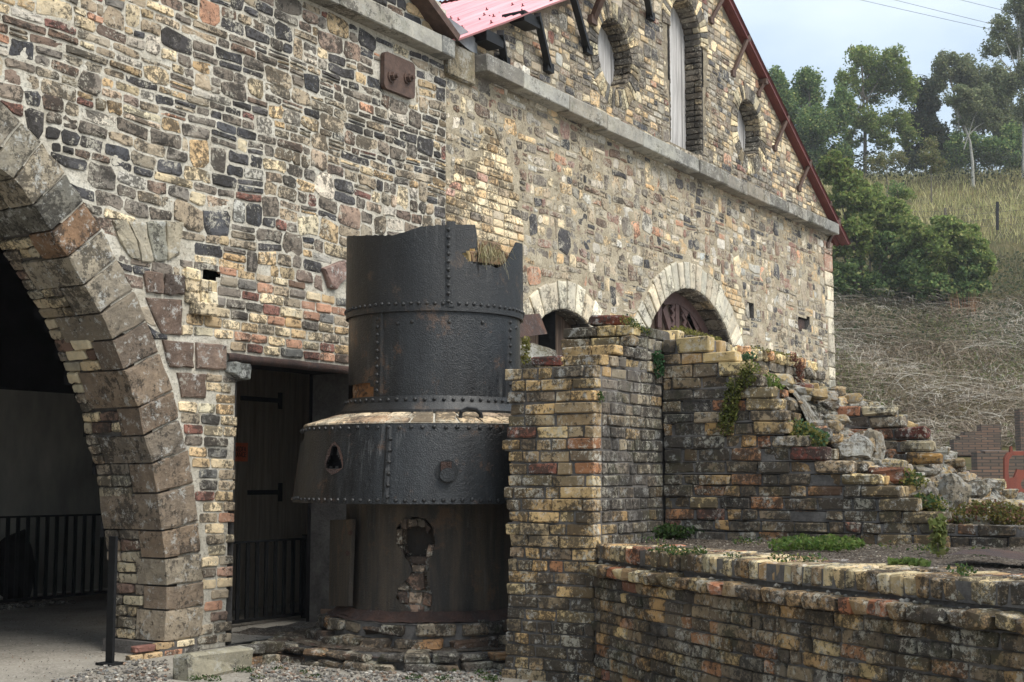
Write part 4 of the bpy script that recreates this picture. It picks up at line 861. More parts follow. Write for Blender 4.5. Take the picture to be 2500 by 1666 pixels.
for row, (z0, z1) in enumerate(((-.02, .075), (.075, .15))):
    u = e0[0]; 
    while u < e1[0] + .1: l = rg.uniform(.16, .24); v, f = cbox(u, u + l - .01, e0[1] - .16, e0[1] + .01, z0, z1 - .006, rg, .012, .006); kb_.add(v, f, pick(PP, rg)); u += l
kb_.done()
acc_mk('threshold', grid(40, 20, lambda a, b: (.72 + 1.8 * a, -.85 + 1.2 * (1 - b) - .3, .10 + .02 * noise.noise(Vector((a * 9, b * 8, 4))) - .12 * max(0, .08 - a) * 0)), M['soil'], kind='structure')
# ------------------------------------------------------------------ ruined brick walls in the yard
rg = random.Random(61)
CH = .0805; SAT = .84; GAIN = 1.28
UA, DA0, DA1, UCW = .42, 2.845, 3.545, 1.48
T5 = thing('ruined_brick_wall', 'sooty ruined brick wall standing in front of the furnace with stepped broken end', 'wall', P(UA + .5, 3.2, 0))
bk = Pieces('brick', M['dirty'], T5); bkd = Pieces('brick', M['dark'], T5); core = Acc()
def runb(pc, axis, a0, a1, face, depth, z0, z1, pal, out_, first, ragged=.010, ln=(.24, .25), jr=.004, hd=.34):   # one course of bricks; axis 'd' or 'u', face coordinate on the other axis, out_ = +-1 outward
    s = a0; k = first
    while s < a1 - .03:
        l = rg.uniform(*ln) * (.5 if rg.random() < hd else 1)
        if k: l *= .62; k = 0
        if a1 - s - l < .07: l = a1 - s
        p = rg.gauss(0, ragged * .5); f0, f1 = (face + p * out_, face - depth * out_); lo_, hi_ = min(f0, f1), max(f0, f1); jj = rg.uniform(.005, .010)
        b = (lo_, hi_, s + jj, s + l - jj) if axis == 'd' else (s + jj, s + l - jj, lo_, hi_)
        v, f = cbox(*b, z0 + .006 + rg.gauss(0, .002), z1 - .005 + rg.gauss(0, .002), rg, .006, jr * .65); pc.add(v, f, pick(pal, rg)); s += l
n_ = 26; ua = lambda z: UA + .03 * (z / 2.1)
for i in range(n_):
    z0, z1 = -.02 + i * CH * 1.023, -.02 + (i + 1) * CH * 1.023; dl = DA0 + (.03 if 8 < i < 14 else 0) + rg.gauss(0, .012) + (-.02 if i < 3 else 0) - (.02 if i == n_ - 1 else 0)
    if i == 12: dl -= .04
    ofs = i % 2; u0 = ua(z0)
    runb(bk, 'd', dl, DA1 - (0 if ofs else .0), u0, .11, z0, z1, PAL_S if i > 8 else PAL_S[:4] + PAL_D[:2], -1, ofs, .012)
    runb(bkd, 'u', u0 + .125, UCW + .02 if z0 > .8 else 1.1, DA1 - .005, .11, z0, z1, [(3, lin(112, 104, 94)), (3, lin(94, 90, 86)), (1, lin(146, 122, 84)), (1, lin(128, 118, 100))], 1, ofs, .008, (.22, .235), .003, .5)
    core.add(*box(u0 + .016, 1.46, dl + .02, DA1 - .017, z0, z1))
core.add(*box(1.46, 4.9, DA0 + .03, DA1 - .015, .6, 2.40))
# stepped upper courses, each starting farther along the wall
def top_course(y0, y1, xl, u0, dr, z0, z1, pal, ln=(.24, .25)):
    dl = side(xl, (y0 + y1) / 2, u0)[0]; runb(bk, 'd', dl, dr, u0, .12, z0, z1, pal, -1, 0, .008, ln, .005, .2); core.add(*box(u0 + .1, 4.9, dl + .04, DA1 - .015, z0, z1 - .004))
    runb(bkd, 'u', u0 + .13, 4.92, DA1 - .002, .12, z0, z1, [(2, lin(122, 112, 96)), (2, lin(98, 92, 84)), (1, lin(160, 138, 96))], 1, 1, .01, (.22, .24), .005, .4)
zt = -.02 + 26 * CH * 1.023
PT = [(3, lin(196, 170, 112)), (2, lin(168, 140, 92)), (1, lin(130, 116, 92))]
top_course(858, 890, 1302, .54, 3.55, zt, zt + .083, PT); top_course(842, 865, 1370, .75, 3.55, zt + .083, zt + .165, PT); top_course(817, 842, 1366, 1.0, 3.555, zt + .165, zt + .25, PT); top_course(790, 820, 1374, 1.02, 3.555, zt + .25, zt + .335, PT, (.28, .3))
d0 = side(1302, 875, .54)[0]; v, f = cbox(.53, .66, d0 - .01, d0 + .235, zt + .004, zt + .082, rg, .012, .005); bk.add(v, f, lin(112, 64, 54))
z = zt + .335; d0 = side(1440, 782, 1.05)[0]; v, f = cbox(1.06, 1.18, d0 - .02, d0 + .27, z + .002, z + .083, rg, .014, .006); v = rot(v, (1.1, -(d0 + .1)), .15); bk.add(v, f, lin(104, 60, 50))
zc = zt + .335                                        # row of headers along the wall top, running back
u = 1.3
while u < 4.85:
    l = rg.uniform(.10, .12); dz = rg.gauss(0, .008) - (.05 if 2.2 < u < 2.5 else 0); v, f = cbox(u, u + l - .008, DA1 - .26, DA1 + .02 + rg.gauss(0, .01), zc - .085, zc + dz, rg, .014, .006)
    if u > 1.6: bk.add(v, f, pick([(3, lin(200, 178, 126)), (1, lin(190, 140, 90)), (1, lin(150, 136, 110))], rg))
    u += l
for i in range(8):                                    # broken far end of the wall
    z0 = 1.55 + i * .105; e = 4.95 + .12 * math.sin(i * 2.3) + (.12 if i in (6, 7) else 0) - .0
    s = 4.55
    while s < e: l = rg.uniform(.12, .22); v, f = cbox(s, min(s + l, e) - .01, DA0 + .3, DA1 + .02 + rg.gauss(0, .015), z0, z0 + .098, rg, .02, .008); bkd.add(v, f, pick([(2, lin(140, 130, 110)), (2, lin(108, 102, 94)), (1, lin(180, 160, 116))], rg)); s += l
bk.done(); bkd.done(); core.mk('core', M['mortard'], T5)
# stepped cross wall
PRF = [(2.382, 3.93), (2.271, 4.14), (2.186, 4.264), (2.09, 4.33), (2.002, 4.414), (1.922, 4.467), (1.835, 4.50), (1.754, 4.532), (1.66, 4.66), (1.571, 4.79), (1.475, 4.966), (1.388, 5.154), (1.307, 5.29), (1.223, 5.401), (1.137, 5.569)]
T6 = thing('stepped_brick_wall', 'dark sooty brick cross wall with broken end descending like stairs above the soil bed', 'wall', P(UCW + .2, 4.4, .9))
bk = Pieces('brick', M['dark'], T6); bl_ = Pieces('brick', M['dirty'], T6); core = Acc()
tops = [p[0] for p in PRF] + [1.06, .985]; ends = [p[1] for p in PRF] + [6.9, 6.95]; bots = tops[1:] + [.88]
PAL_C1 = [(16, lin(92, 84, 74)), (8, lin(120, 104, 82)), (8, lin(170, 132, 76)), (5, lin(150, 100, 66)), (1, lin(110, 72, 60)), (4, lin(72, 68, 66))]
for i, (z1, e, z0) in enumerate(zip(tops, ends, bots)):
    prev = ends[i - 1] if i else 3.4; o = i % 2; solid = e - .27
    runb(bk, 'd', 3.55 + (.0), solid if i < 15 else e, UCW, .115, z0, z1, PAL_C1 if 3 < i < 9 else (PAL_D if i >= 9 else PAL_D[:3] + [(10, lin(150, 128, 86))]), -1, o, .014, (.235, .25), .006)
    core.add(*box(UCW + .016, UCW + .40, 3.56, e - .05, z0 - .002, z1 - .010))
    if i < 15:
        col = lin(108, 66, 58) if i == 9 else pick([(3, lin(190, 166, 112)), (2, lin(158, 134, 92)), (1, lin(140, 126, 104))], rg)
        v, f = cbox(UCW - .008, UCW + .11, solid + .006, e, z0 + .004, z1 - .003, rg, .010, .004); bl_.add(v, f, col)
        for w0, w1, sh in ((.12, .235, -.06), (.245, .36, -.015)):
            a = max(3.6, prev - .12)
            runb(bl_, 'd', a, e + sh, UCW + w0, w1 - w0, z0 + .002, z1 - .004, PAL_S, -1, o, .008, (.235, .25), .005, .2)
    else:
        v = runb(bl_, 'd', 3.6, e, UCW + .125, .11, z0, z1 - .003, PAL_S, -1, 1, .008)
bk.done(); bl_.done(); core.mk('core', M['mortard'], T6)
# second, farther stub
T7 = thing('stepped_brick_wall', 'smaller broken brick stub behind the main stairs, red brick near its top step', 'wall', P(2.8, 4.6, 1.2))
bk = Pieces('brick', M['dirty'], T7); core = Acc(); UD = 2.6
for i, (z1, e) in enumerate(((1.905, 4.93), (1.822, 4.995), (1.73, 5.172), (1.637, 5.212), (1.546, 5.262), (1.46, 5.15), (1.37, 5.2), (1.28, 5.3))):
    z0 = z1 - .084; runb(bk, 'd', 4.0, e - .25, UD, .115, z0, z1, [(2, lin(120, 108, 90)), (2, lin(96, 88, 80)), (1, lin(150, 96, 64)), (1, lin(160, 138, 100))], -1, i % 2, .02, (.2, .25), .008)
    v, f = cbox(UD - .01, UD + .11, e - .245, e, z0 + .004, z1 - .003, rg, .014, .006); bk.add(v, f, {2: lin(104, 60, 52), 4: lin(160, 126, 78)}.get(i, pick([(1, lin(170, 156, 124)), (1, lin(128, 112, 90))], rg)))
    runb(bk, 'd', 4.2, e - .03, UD + .125, .11, z0, z1, PAL_S, -1, 1, .01); core.add(*box(UD + .016, UD + .3, 4.0, e - .05, z0, z1 - .01))
bk.done(); core.mk('core', M['mortard'], T7)
# curved low wall with a rowlock coping
fp = [(.46, 3.56), (.27, 3.80), (-.05, 4.18), (-.294, 4.499), (-.561, 4.928), (-.78, 5.30), (-1.0, 5.60), (-1.145, 5.841), (-1.271, 6.066), (-1.479, 6.367), (-1.64, 6.69), (-1.86, 7.15), (-2.1, 7.7)]
cfx = np.polyfit([p[1] for p in fp], [p[0] for p in fp], 3)
dd = np.linspace(3.50, 8.6, 280); uu = np.polyval(cfx, dd); ss = np.concatenate([[0], np.cumsum(np.hypot(np.diff(dd), np.diff(uu)))])
def epath(s): d = float(np.interp(s, ss, dd)); u = float(np.interp(s, ss, uu)); du = float(np.polyval(np.polyder(cfx), d)); l = math.hypot(du, 1); return u, d, (du / l, 1 / l)
def efr(s, off, z): u, d, t = epath(s); return (u - t[1] * off, -(d + t[0] * off), z)      # off > 0 towards the viewer
T8 = thing('low_brick_wall', 'low curved dark brick wall in the foreground with upright-brick coping and header ledge', 'wall', P(-.6, 5.3, 0))
cp = Pieces('coping_brick', M['dirty'], T8); bk = Pieces('brick', M['dark'], T8); core = Acc()
def ebrick(pc, s0, s1, o0, o1, z0, z1, pal, c=.008, j=.0035):
    m = (s0 + s1) / 2; u, d, t = epath(m); v, f = cbox(m - (m - s0), m + (s1 - m), o0, o1, z0, z1, rg, c, j)
    v = [(x - m, -y, z) for x, y, z in v]; v = [(u + t[0] * x - t[1] * y, -(d + t[1] * x + t[0] * y), z) for x, y, z in v]; pc.add(v, f, pick(pal, rg))
SM = ss[-1]; ZC = .92
PC = [(3, lin(160, 130, 88)), (3, lin(140, 120, 92)), (1, lin(110, 98, 84)), (1, lin(156, 100, 68)), (4, lin(186, 166, 124))]
for o0, o1 in ((-.235, 0), (-.475, -.245)):
    s = .02 if o1 == 0 else .05
    while s < SM - .08:
        l = rg.uniform(.070, .086); ebrick(cp, s + .003, s + l - .003, o0, o1 + rg.gauss(0, .008), ZC - .100, ZC + rg.gauss(-.002, .004) - (.02 if rg.random() < .05 else 0), PC, .009, .003); s += l
s = .17
while s < SM - .08: l = rg.uniform(.11, .128); ebrick(bk, s + .004, s + l - .005, -.15, .105 + rg.gauss(0, .008), .722, .792 + rg.gauss(0, .003), [(3, lin(150, 122, 84)), (2, lin(112, 98, 80)), (1, lin(164, 104, 70)), (3, lin(184, 160, 112))], .013, .005); s += l
for i in range(10):
    z1 = .714 - i * .0735; z0 = z1 - .0735; s = .0 + (.11 if i % 2 else 0)
    while s < SM - .2:
        l = rg.choice((.10, .20, .205, .21)) * rg.uniform(.96, 1.05); ebrick(bk, s + .006, s + l - .006, -.1, .042 + rg.gauss(0, .005), z0 + .005, z1 - .004, PAL_D, .007, .0035); s += l
for o, z0, z1 in ((.020, -.05, .718), (-.03, .71, .825), (-.010, .815, ZC - .012)):
    core.add(*grid(120, 1, lambda a, b: efr(SM * a, o, z0 + (z1 - z0) * b))); 
core.add(*grid(120, 1, lambda a, b: efr(SM * a, -.012 - .46 * b, ZC - .014))); core.add(*grid(120, 1, lambda a, b: efr(SM * a, .085 - .12 * b, .78)))
cp.done(); bk.done(); core.mk('core', M['mortard'], T8)
cr = Acc()
for k in range(90): s = rg.uniform(.05, SM - .1); v, f = rock(efr(s, rg.uniform(-.01, .03), .795 + rg.uniform(-.005, .008)), rg.uniform(.006, .018), (1, 1, .7), k, 1); cr.add(v, f, pick([(1, lin(160, 150, 132)), (1, lin(120, 112, 100))], rg))
cr.mk('mortar_crumbs', M['rock'], T8, 'stuff')
# soil bed held by the low wall, bank of rubble behind the steps
def soil(a, b):
    s = SM * a; u0, d0, t = epath(s); w_ = 3.2 * b; u = u0 + .44 * 1.0 + (UCW + .3 - u0 - .44) * b if True else 0; d = d0 + .02; d = max(3.5, d + .1 * b)
    return (u, -d, .90 + .018 * noise.noise(Vector((u * 4, d * 4, 0))) + .012 * noise.noise(Vector((u * 14, d * 14, 2))) + (.02 * b))
acc_mk('soil_bed', grid(110, 60, soil), M['soil'], kind='structure', smooth=True)
pf = sorted([(e, z) for z, e in PRF] + [(3.5, 2.42), (5.75, 1.0), (7, .93), (12, .6)])
def bank(a, b):
    u = UCW + .38 + 3.2 * a; d = DA1 - .05 + 5.0 * b; z = float(np.interp(d, [q[0] for q in pf], [q[1] for q in pf])) - .05
    z = min(z, 2.05 - .12 * a) - .10 * max(0, a - .35) * 3.2 * .5; return (u, -d, max(.3, z + .07 * noise.noise(Vector((u * 2.2, d * 2.2, 7))) + .03 * noise.noise(Vector((u * 7, d * 7, 1)))))
acc_mk('rubble_bank', grid(60, 90, bank), M['rock'], col=lin(112, 104, 90), kind='structure')
A = Acc(); rk_ = [rock((0, 0, 0), 1, (1, .85, .6), s + 40, 1, .55) for s in range(8)]
for k in range(1500):
    t = bank(rg.random() ** 1.3, rg.random() * .62); r = .02 + .07 * rg.random() ** 2.4; a = rg.uniform(0, 6.28); ca, sa = math.cos(a), math.sin(a)
    if rg.random() < .30:
        v, f = cbox(t[0], t[0] + .22 * rg.uniform(.4, 1), -t[1], -t[1] + .11, t[2] - .03, t[2] + .05, rg, .016, .008); v = rot(v, t, a); A.add(v, f, pick(PAL_S, rg))
    else:
        v, f = rk_[k % 8]; A.add([(t[0] + (x * ca - y * sa) * r, t[1] + (x * sa + y * ca) * r, t[2] + z * r) for x, y, z in v], f, pick([(2, lin(120, 114, 102)), (2, lin(150, 142, 126)), (1, lin(96, 84, 72)), (1, lin(160, 130, 90))], rg))
A.mk('rubble', M['rock'], None, 'stuff')
SR = [((1908, 985), 1.9, .22, (1.5, .8, .55), 'flat dark slab wedged under the upper steps of the brick stairs', 1), ((2078, 1092), 1.95, .20, (1.1, 1, .8), 'rounded grey boulder beside the lone red step of the brick stairs', 2), ((2128, 1098), 2.2, .17, (.8, .8, 1.3), 'pale grey upright stone behind the rounded boulder', 3),
      ((2240, 1208), 1.95, .24, (1.1, 1.0, .7), 'large grey squared block behind the lower stairs', 4), ((2330, 1210), 2.1, .24, (.7, .7, 1.0), 'pale rounded rock beside the grey squared block', 5), ((2262, 1140), 2.7, .16, (1.6, .8, .4), 'flat lens-shaped stone under the far brick stub', 6), ((2090, 1172), 1.78, .0, (1, 1, 1), '', 7), ((2385, 1190), 2.5, .13, (1.2, .9, .8), 'small brown block at the end of the far rubble row', 8), ((2020, 985), 2.6, .17, (1.4, .9, .4), 'thin pale slab on top of the rubble behind the stairs', 9), ((1955, 1000), 2.2, .13, (1.2, .9, .5), 'white-topped little slab right of the dark slab', 10)]
for (x, y), u_, r, sq, lab, sd in SR:
    if not r: continue
    d_, z_ = side(x, y, u_); o = acc_mk('loose_stone', rock((u_, -d_, z_ - .03), r * .72, sq, sd, 3, .55), M['rock'], col=pick([(1, lin(118, 110, 96)), (1, lin(134, 124, 106)), (1, lin(104, 92, 80))], rg)); tag(o, lab, 'stone', 'loose stones among the brick steps')
for (x0, y0, x1, y1, u_, c, lab) in ((2116, 1180, 2203, 1140, 1.78, lin(124, 86, 68), 'big loose red-brown brick lying on the lower stairs'), (2005, 1152, 2110, 1126, 1.72, lin(140, 124, 100), 'row end of worn bricks lying level with the lone red step')):
    a = side(x0, y0, u_); b = side(x1, y1, u_); o = acc_mk('loose_brick', cbox(u_, u_ + .2, a[0], b[0], a[1], b[1], rg, .02, .008), M['dirty'], col=c); tag(o, lab, 'brick')
q = flat(2310, 1368, .93); rs = acc_mk('rusty_sheet', grid(16, 4, lambda a, b: (q[0] + .35 * b - .28 * a, -(q[1] + .95 * a), .955 + .012 * math.sin(a * 9) + .012 * b)), M['rust']); tag(rs, 'flat rusty iron sheet lying on the soil at the right edge', 'iron sheet')
q = flat(1700, 1668, 0); o = acc_mk('boulder', rock((q[0], -q[1] , -.04), .26, (1.5, 1.3, .75), 21, 3, .3), M['rock'], col=lin(112, 106, 98)); tag(o, 'lichen-speckled grey boulder in the foreground below the low wall', 'stone')
# gravel and chippings
A = Acc(); base = rock((0, 0, 0), 1, (1, 1, .7), 1, 1, .4); alt = [rock((0, 0, 0), 1, (1, .8, .6), s, 1, .5) for s in range(6)]
def chips(n, fn, r0, r1, pal):
    for k in range(n):
        c = fn()
        if c is None: continue
        v, f = alt[k % 6]; r = rg.uniform(r0, r1) ; a = rg.uniform(0, 6.28); ca, sa = math.cos(a), math.sin(a)
        A.add([(c[0] + (x * ca - y * sa) * r, c[1] + (x * sa + y * ca) * r, c[2] + z * r) for x, y, z in v], f, pick(pal, rg, .2))
GP = [(3, lin(120, 117, 112)), (2, lin(96, 94, 92)), (1, lin(150, 147, 140)), (1, lin(118, 98, 84))]
def gpt():
    x, y = rg.uniform(90, 1230), rg.uniform(1575, 1700)
    lim = 1662 - .30 * (x - 130) if x < 300 else 1612
    if y < lim and not (x > 560 and y > 1618): return None
    if 410 < x < 610 and y < 1668: return None
    q = flat(x, y, 0)
    if (q[0] - FU) ** 2 + (q[1] - FD) ** 2 < 1.33 ** 2 or q[1] < .02 or q[0] > .4 and q[1] > 2.82: return None
    return (q[0], -q[1], .004)
chips(5200, gpt, .008, .022, GP)
chips(900, lambda: (lambda q: (q[0], -q[1], .005))(flat(rg.uniform(0, 700), rg.uniform(1490, 1666), 0)), .003, .008, GP)
chips(700, lambda: (lambda q: None if (q[0] > .35 and q[1] > 2.8 and q[1] < 3.6) else (q[0], -q[1], .004))(flat(rg.uniform(1240, 2500), rg.uniform(1660, 1830), 0)), .006, .02, GP)
A.mk('gravel', M['gravel'], None, 'stuff')
A = Acc(); chips(1300, lambda: (lambda t: (t[0], t[1], t[2] + .004))(soil(rg.random(), rg.uniform(.0, 1))), .003, .010, [(2, lin(110, 102, 92)), (3, lin(74, 66, 58)), (1, lin(150, 142, 130))]); A.mk('soil_chippings', M['gravel'], None, 'stuff')
A = Acc(); chips(400, lambda: (rg.uniform(-.9, 2.6), 4.2 + rg.uniform(-.12, .25), rg.uniform(0, .03)), .02, .05, [(1, lin(110, 108, 104)), (1, lin(80, 78, 76))]); A.mk('fence_rubble', M['gravel'], None, 'stuff')
# ------------------------------------------------------------------ plants, hillside, trees
NP = np.random.default_rng(5)
def leafmesh(name, c, size, cols, mat, parent=None, kind=None, up=.0, asp=.62, k=4):
    n = len(c); a = NP.normal(size=(n, 3)); a[:, 2] *= (1 - up); a /= np.linalg.norm(a, axis=1)[:, None]; b = NP.normal(size=(n, 3)); b -= (b * a).sum(1)[:, None] * a; b /= np.linalg.norm(b, axis=1)[:, None]
    s = (size * NP.uniform(.6, 1.3, n))[:, None] * .5; v = np.stack([c - a * s, c + b * s * asp + a * s * .1, c + a * s, c - b * s * asp + a * s * .1], 1).reshape(-1, 3)
    ctr = (v.min(0) + v.max(0)) / 2; m = bpy.data.meshes.new(name); m.vertices.add(4 * n); m.vertices.foreach_set('co', (v - ctr).astype(np.float32).ravel()); m.loops.add(4 * n); m.loops.foreach_set('vertex_index', np.arange(4 * n, dtype=np.int32))
    m.polygons.add(n); m.polygons.foreach_set('loop_start', np.arange(n, dtype=np.int32) * 4); m.update(calc_edges=True)
    at_ = m.attributes.new('col', 'FLOAT_COLOR', 'FACE'); ca = np.ones((n, 4), np.float32); ca[:, :3] = cols; at_.data.foreach_set('color', ca.ravel()); m.materials.append(mat)
    o = bpy.data.objects.new(name, m); S.collection.objects.link(o); WL[o.name] = Vector(ctr.tolist())
    if parent is not None: o.parent = parent; o.location = WL[o.name] - WL[parent.name]
    else: o.location = ctr.tolist()
    if kind: o['kind'] = kind
    return o
def cols(n, pal, k=.22):
    w_ = np.array([p[0] for p in pal], float); i = NP.choice(len(pal), n, p=w_ / w_.sum()); c = np.array([p[1] for p in pal])[i]; return c * np.exp(NP.normal(0, k, n))[:, None]
def blob(n, c, r, shell=.55):
    d = NP.normal(size=(n, 3)); d /= np.linalg.norm(d, axis=1)[:, None]; q = NP.uniform(shell ** 3, 1, n) ** (1 / 3); return np.array(c) + d * q[:, None] * np.array(r)
LG = [(3, (0.150, 0.212, 0.062)), (3, (0.205, 0.269, 0.079)), (2, (0.280, 0.324, 0.099)), (1, (0.374, 0.367, 0.139))]
LD = [(3, (0.097, 0.164, 0.060)), (3, (0.151, 0.231, 0.081)), (2, (0.232, 0.305, 0.106)), (1, (0.381, 0.405, 0.150))]
LY = [(3, (0.168, 0.180, 0.058)), (2, (0.233, 0.216, 0.086)), (2, (0.117, 0.144, 0.050)), (1, (0.285, 0.240, 0.130))]
LP = [(3, (0.191, 0.215, 0.111)), (3, (0.146, 0.178, 0.089)), (2, (0.270, 0.270, 0.148))]
def tree(name, label, cat, x, ybase, Y, clumps, pal, lean=0, trunk=.16, leaf=.27, dens=1.0, group=None, bark='bark', tpx=None, limbs=True):
    s = F / Y; base = at(x, ybase, Y); base.z = hh(*(lambda r: (_C[0] + r[0] * Y / r[1], Y))(_ray(x, ybase))) - .2
    t = thing(name, label, cat, base, group); C_ = []; tops = []
    for cx, cyy, rx, ry in clumps:
        c = at(cx, cyy, Y + NP.uniform(-.6, .6) * rx / s); r = (rx / s, rx / s * .9, ry / s); k = max(5, int(9 * rx * ry / 900))
        tops.append(c)
        for _ in range(k):                             # sub-clumps leave gaps and an uneven edge
            cc = blob(1, c, tuple(.72 * q for q in r), .1)[0]; rr = NP.uniform(.22, .42) * np.array(r); nn_ = int(dens * 105 * (rr[0] * rr[2]) ** .5 / leaf / 2.2 + 20); C_.append(blob(nn_, cc, rr, .3))
        C_.append(blob(int(dens * 260), c, r, .2))
    c = np.concatenate(C_); leafmesh('crown', c, leaf, cols(len(c), pal), M['leaf'], t, up=.2)
    A = Acc(); tp_ = tpx or [(x, ybase), (clumps[0][0], clumps[0][1])]
    pts = [base] + [at(a, b, Y) for a, b in tp_[1:]]; A.add(*tube(pts, [trunk * (1 - .7 * i / (len(pts) - 1)) for i in range(len(pts))], 7)); A.mk('trunk', M[bark], t)
    if limbs:
        A = Acc()
        for tp__ in tops:
            p0 = pts[0].lerp(pts[-1], NP.uniform(.4, .8)); mid = p0.lerp(tp__, .5) + Vector((0, 0, .3)); A.add(*tube([p0, mid, tp__], [trunk * .42, trunk * .28, trunk * .1], 5))
            for _ in range(3): e = Vector(blob(1, tp__, (rx / s * .8,) * 3, .5)[0].tolist()); A.add(*tube([mid.lerp(tp__, NP.uniform(.2, 1)), e], [trunk * .16, trunk * .05], 4))
        A.mk('limbs', M[bark], t)
    return t
GT = 'trees along the top of the hill'
tree('tree', 'dense mid-green tree next to the gable roof, nearest to the building', 'tree', 1985, 455, 122, [(1975, 215, 52, 62), (1915, 270, 55, 75), (1990, 310, 75, 70), (2055, 270, 42, 75), (1960, 390, 80, 45), (2050, 380, 45, 50), (1890, 210, 40, 50)], LD, trunk=.2, dens=1.25, group=GT)
tree('tree', 'tall airy tree with two tops and a slim trunk in the middle of the skyline', 'tree', 2112, 450, 124, [(2105, 145, 55, 45), (2180, 150, 50, 42), (2070, 200, 38, 42), (2140, 215, 70, 45), (2215, 215, 45, 55), (2100, 285, 48, 35), (2185, 290, 48, 40), (2080, 340, 38, 30), (2150, 345, 50, 25), (2130, 300, 60, 40), (2220, 330, 40, 40), (2060, 260, 35, 50), (2140, 170, 50, 40)], LG, trunk=.2, dens=.8, group=GT, tpx=[(2112, 450), (2112, 330), (2108, 240), (2104, 150)])
tree('tree', 'dark brownish dense tree between the airy tree and the pale birches', 'tree', 2260, 455, 128, [(2265, 240, 42, 60), (2255, 310, 52, 65), (2300, 350, 55, 60), (2240, 380, 50, 40)], [(3, (.03, .045, .022)), (2, (.05, .058, .03)), (1, (.075, .07, .035))], trunk=.16, dens=1.3, group=GT)
tree('tree', 'broad grey-green tree rising behind the leaning birch', 'tree', 2390, 440, 130, [(2310, 160, 42, 42), (2290, 205, 38, 40), (2370, 190, 60, 65), (2430, 220, 60, 80), (2390, 280, 75, 55), (2460, 310, 55, 70)], LP, trunk=.2, dens=1.25, group=GT)
tree('birch_tree', 'leaning white-trunked birch with a small crown in front of the dark trees', 'tree', 2375, 430, 116, [(2335, 235, 45, 30), (2370, 250, 45, 40), (2400, 235, 38, 36), (2420, 290, 34, 36), (2350, 300, 34, 26)], LP, trunk=.15, leaf=.23, dens=1.0, group=GT, bark='birch', tpx=[(2375, 430), (2374, 395), (2368, 345), (2352, 300), (2330, 265), (2322, 238)])
tree('birch_tree', 'tallest feathery birch reaching out of the picture at the top right corner', 'tree', 2498, 430, 118, [(2440, 70, 42, 40), (2490, 10, 55, 45), (2420, 120, 38, 30), (2480, 105, 55, 48), (2520, 170, 60, 60), (2470, 200, 40, 40), (2530, 60, 60, 60), (2510, 260, 45, 55)], LP, trunk=.16, leaf=.23, dens=1.0, group=GT, bark='birch', tpx=[(2498, 430), (2499, 300), (2492, 180), (2482, 40)])
tree('tree', 'low dark thicket tree at the right edge under the tall birch', 'tree', 2450, 440, 126, [(2350, 360, 55, 50), (2420, 370, 65, 45), (2480, 350, 55, 60), (2330, 400, 50, 30), (2500, 400, 60, 35)], LD, trunk=.14, dens=1.2, group=GT)
tree('shrub', 'pale twiggy shrub with sparse yellow leaves left of the brighter one', 'shrub', 2165, 448, 108, [(2165, 390, 42, 26), (2140, 400, 34, 26), (2195, 385, 30, 24)], LY, trunk=.06, leaf=.15, dens=.7)
tree('shrub', 'bright yellow-green rounded shrub standing in front of the dark trees', 'shrub', 2272, 440, 108, [(2272, 350, 22, 20), (2268, 378, 36, 30), (2285, 405, 38, 26)], LY, trunk=.07, leaf=.16, dens=1.0)
def bush(label, x, yb, Y, clumps, pals, leaf=.25, dens=1.0):
    s = F / Y; base = at(x, yb, Y); t = thing('bush', label, 'bush', base)
    C_ = []; K = []
    for (cx, cyy, rx, ry), pal in zip(clumps, pals):
        c = at(cx, cyy, Y); r = np.array((rx / s, rx / s * .8, ry / s)); k = int(8 + rx * ry / 130)
        for _ in range(k): cc = blob(1, c, tuple(.85 * r), .45)[0]; rr = np.array((1, 1, .7)) * NP.uniform(.22, .5); n = int(dens * 95); q = blob(n, cc, rr, .5); C_.append(q); K.append(cols(n, pal))
        n = int(dens * rx * ry / 7); C_.append(blob(n, c, .85 * r, .5)); K.append(cols(n, pal))
    leafmesh('crown', np.concatenate(C_), leaf, np.concatenate(K), M['leaf'], t, up=.2)
    A = Acc()
    for cx, cyy, rx, ry in clumps: A.add(*tube([base, at(cx, cyy, Y)], [.08, .03], 5))
    A.mk('stems', M['bark'], t)
YG = [(3, (.15, .20, .05)), (3, (.20, .235, .065)), (2, (.10, .15, .04)), (1, (.26, .24, .09))]
bush('large rounded green bush against the gable corner, its top turning yellow', 2120, 735, 78, [(2030, 410, 40, 40), (2075, 470, 60, 55), (2130, 500, 60, 55), (2190, 530, 55, 55), (2090, 580, 75, 80), (2180, 620, 80, 75), (2080, 680, 70, 60), (2160, 700, 80, 40), (2020, 560, 40, 110), (2030, 690, 50, 60), (2215, 560, 50, 40), (2235, 620, 50, 60), (2060, 430, 45, 40), (2230, 690, 60, 50)], [YG, LG, LG, LG, LG, LD, LD, LD, LG, LD, LG, LD, YG, LD], dens=1.1)
bush('second green bush right of the large one, standing on the slope below the fence posts', 2320, 760, 76, [(2310, 560, 60, 35), (2360, 590, 60, 45), (2290, 620, 75, 65), (2370, 660, 60, 70), (2280, 700, 80, 45), (2350, 715, 60, 35), (2250, 580, 50, 40), (2390, 640, 45, 60), (2240, 660, 50, 60)], [LG, LG, LG, LD, LD, LD, LG, LG, LD], dens=1.1)
bush('small dark green bush in the dry grass above the second bush', 2195, 500, 92, [(2190, 462, 34, 22), (2215, 475, 24, 18)], [LD, LG], .17, .5)
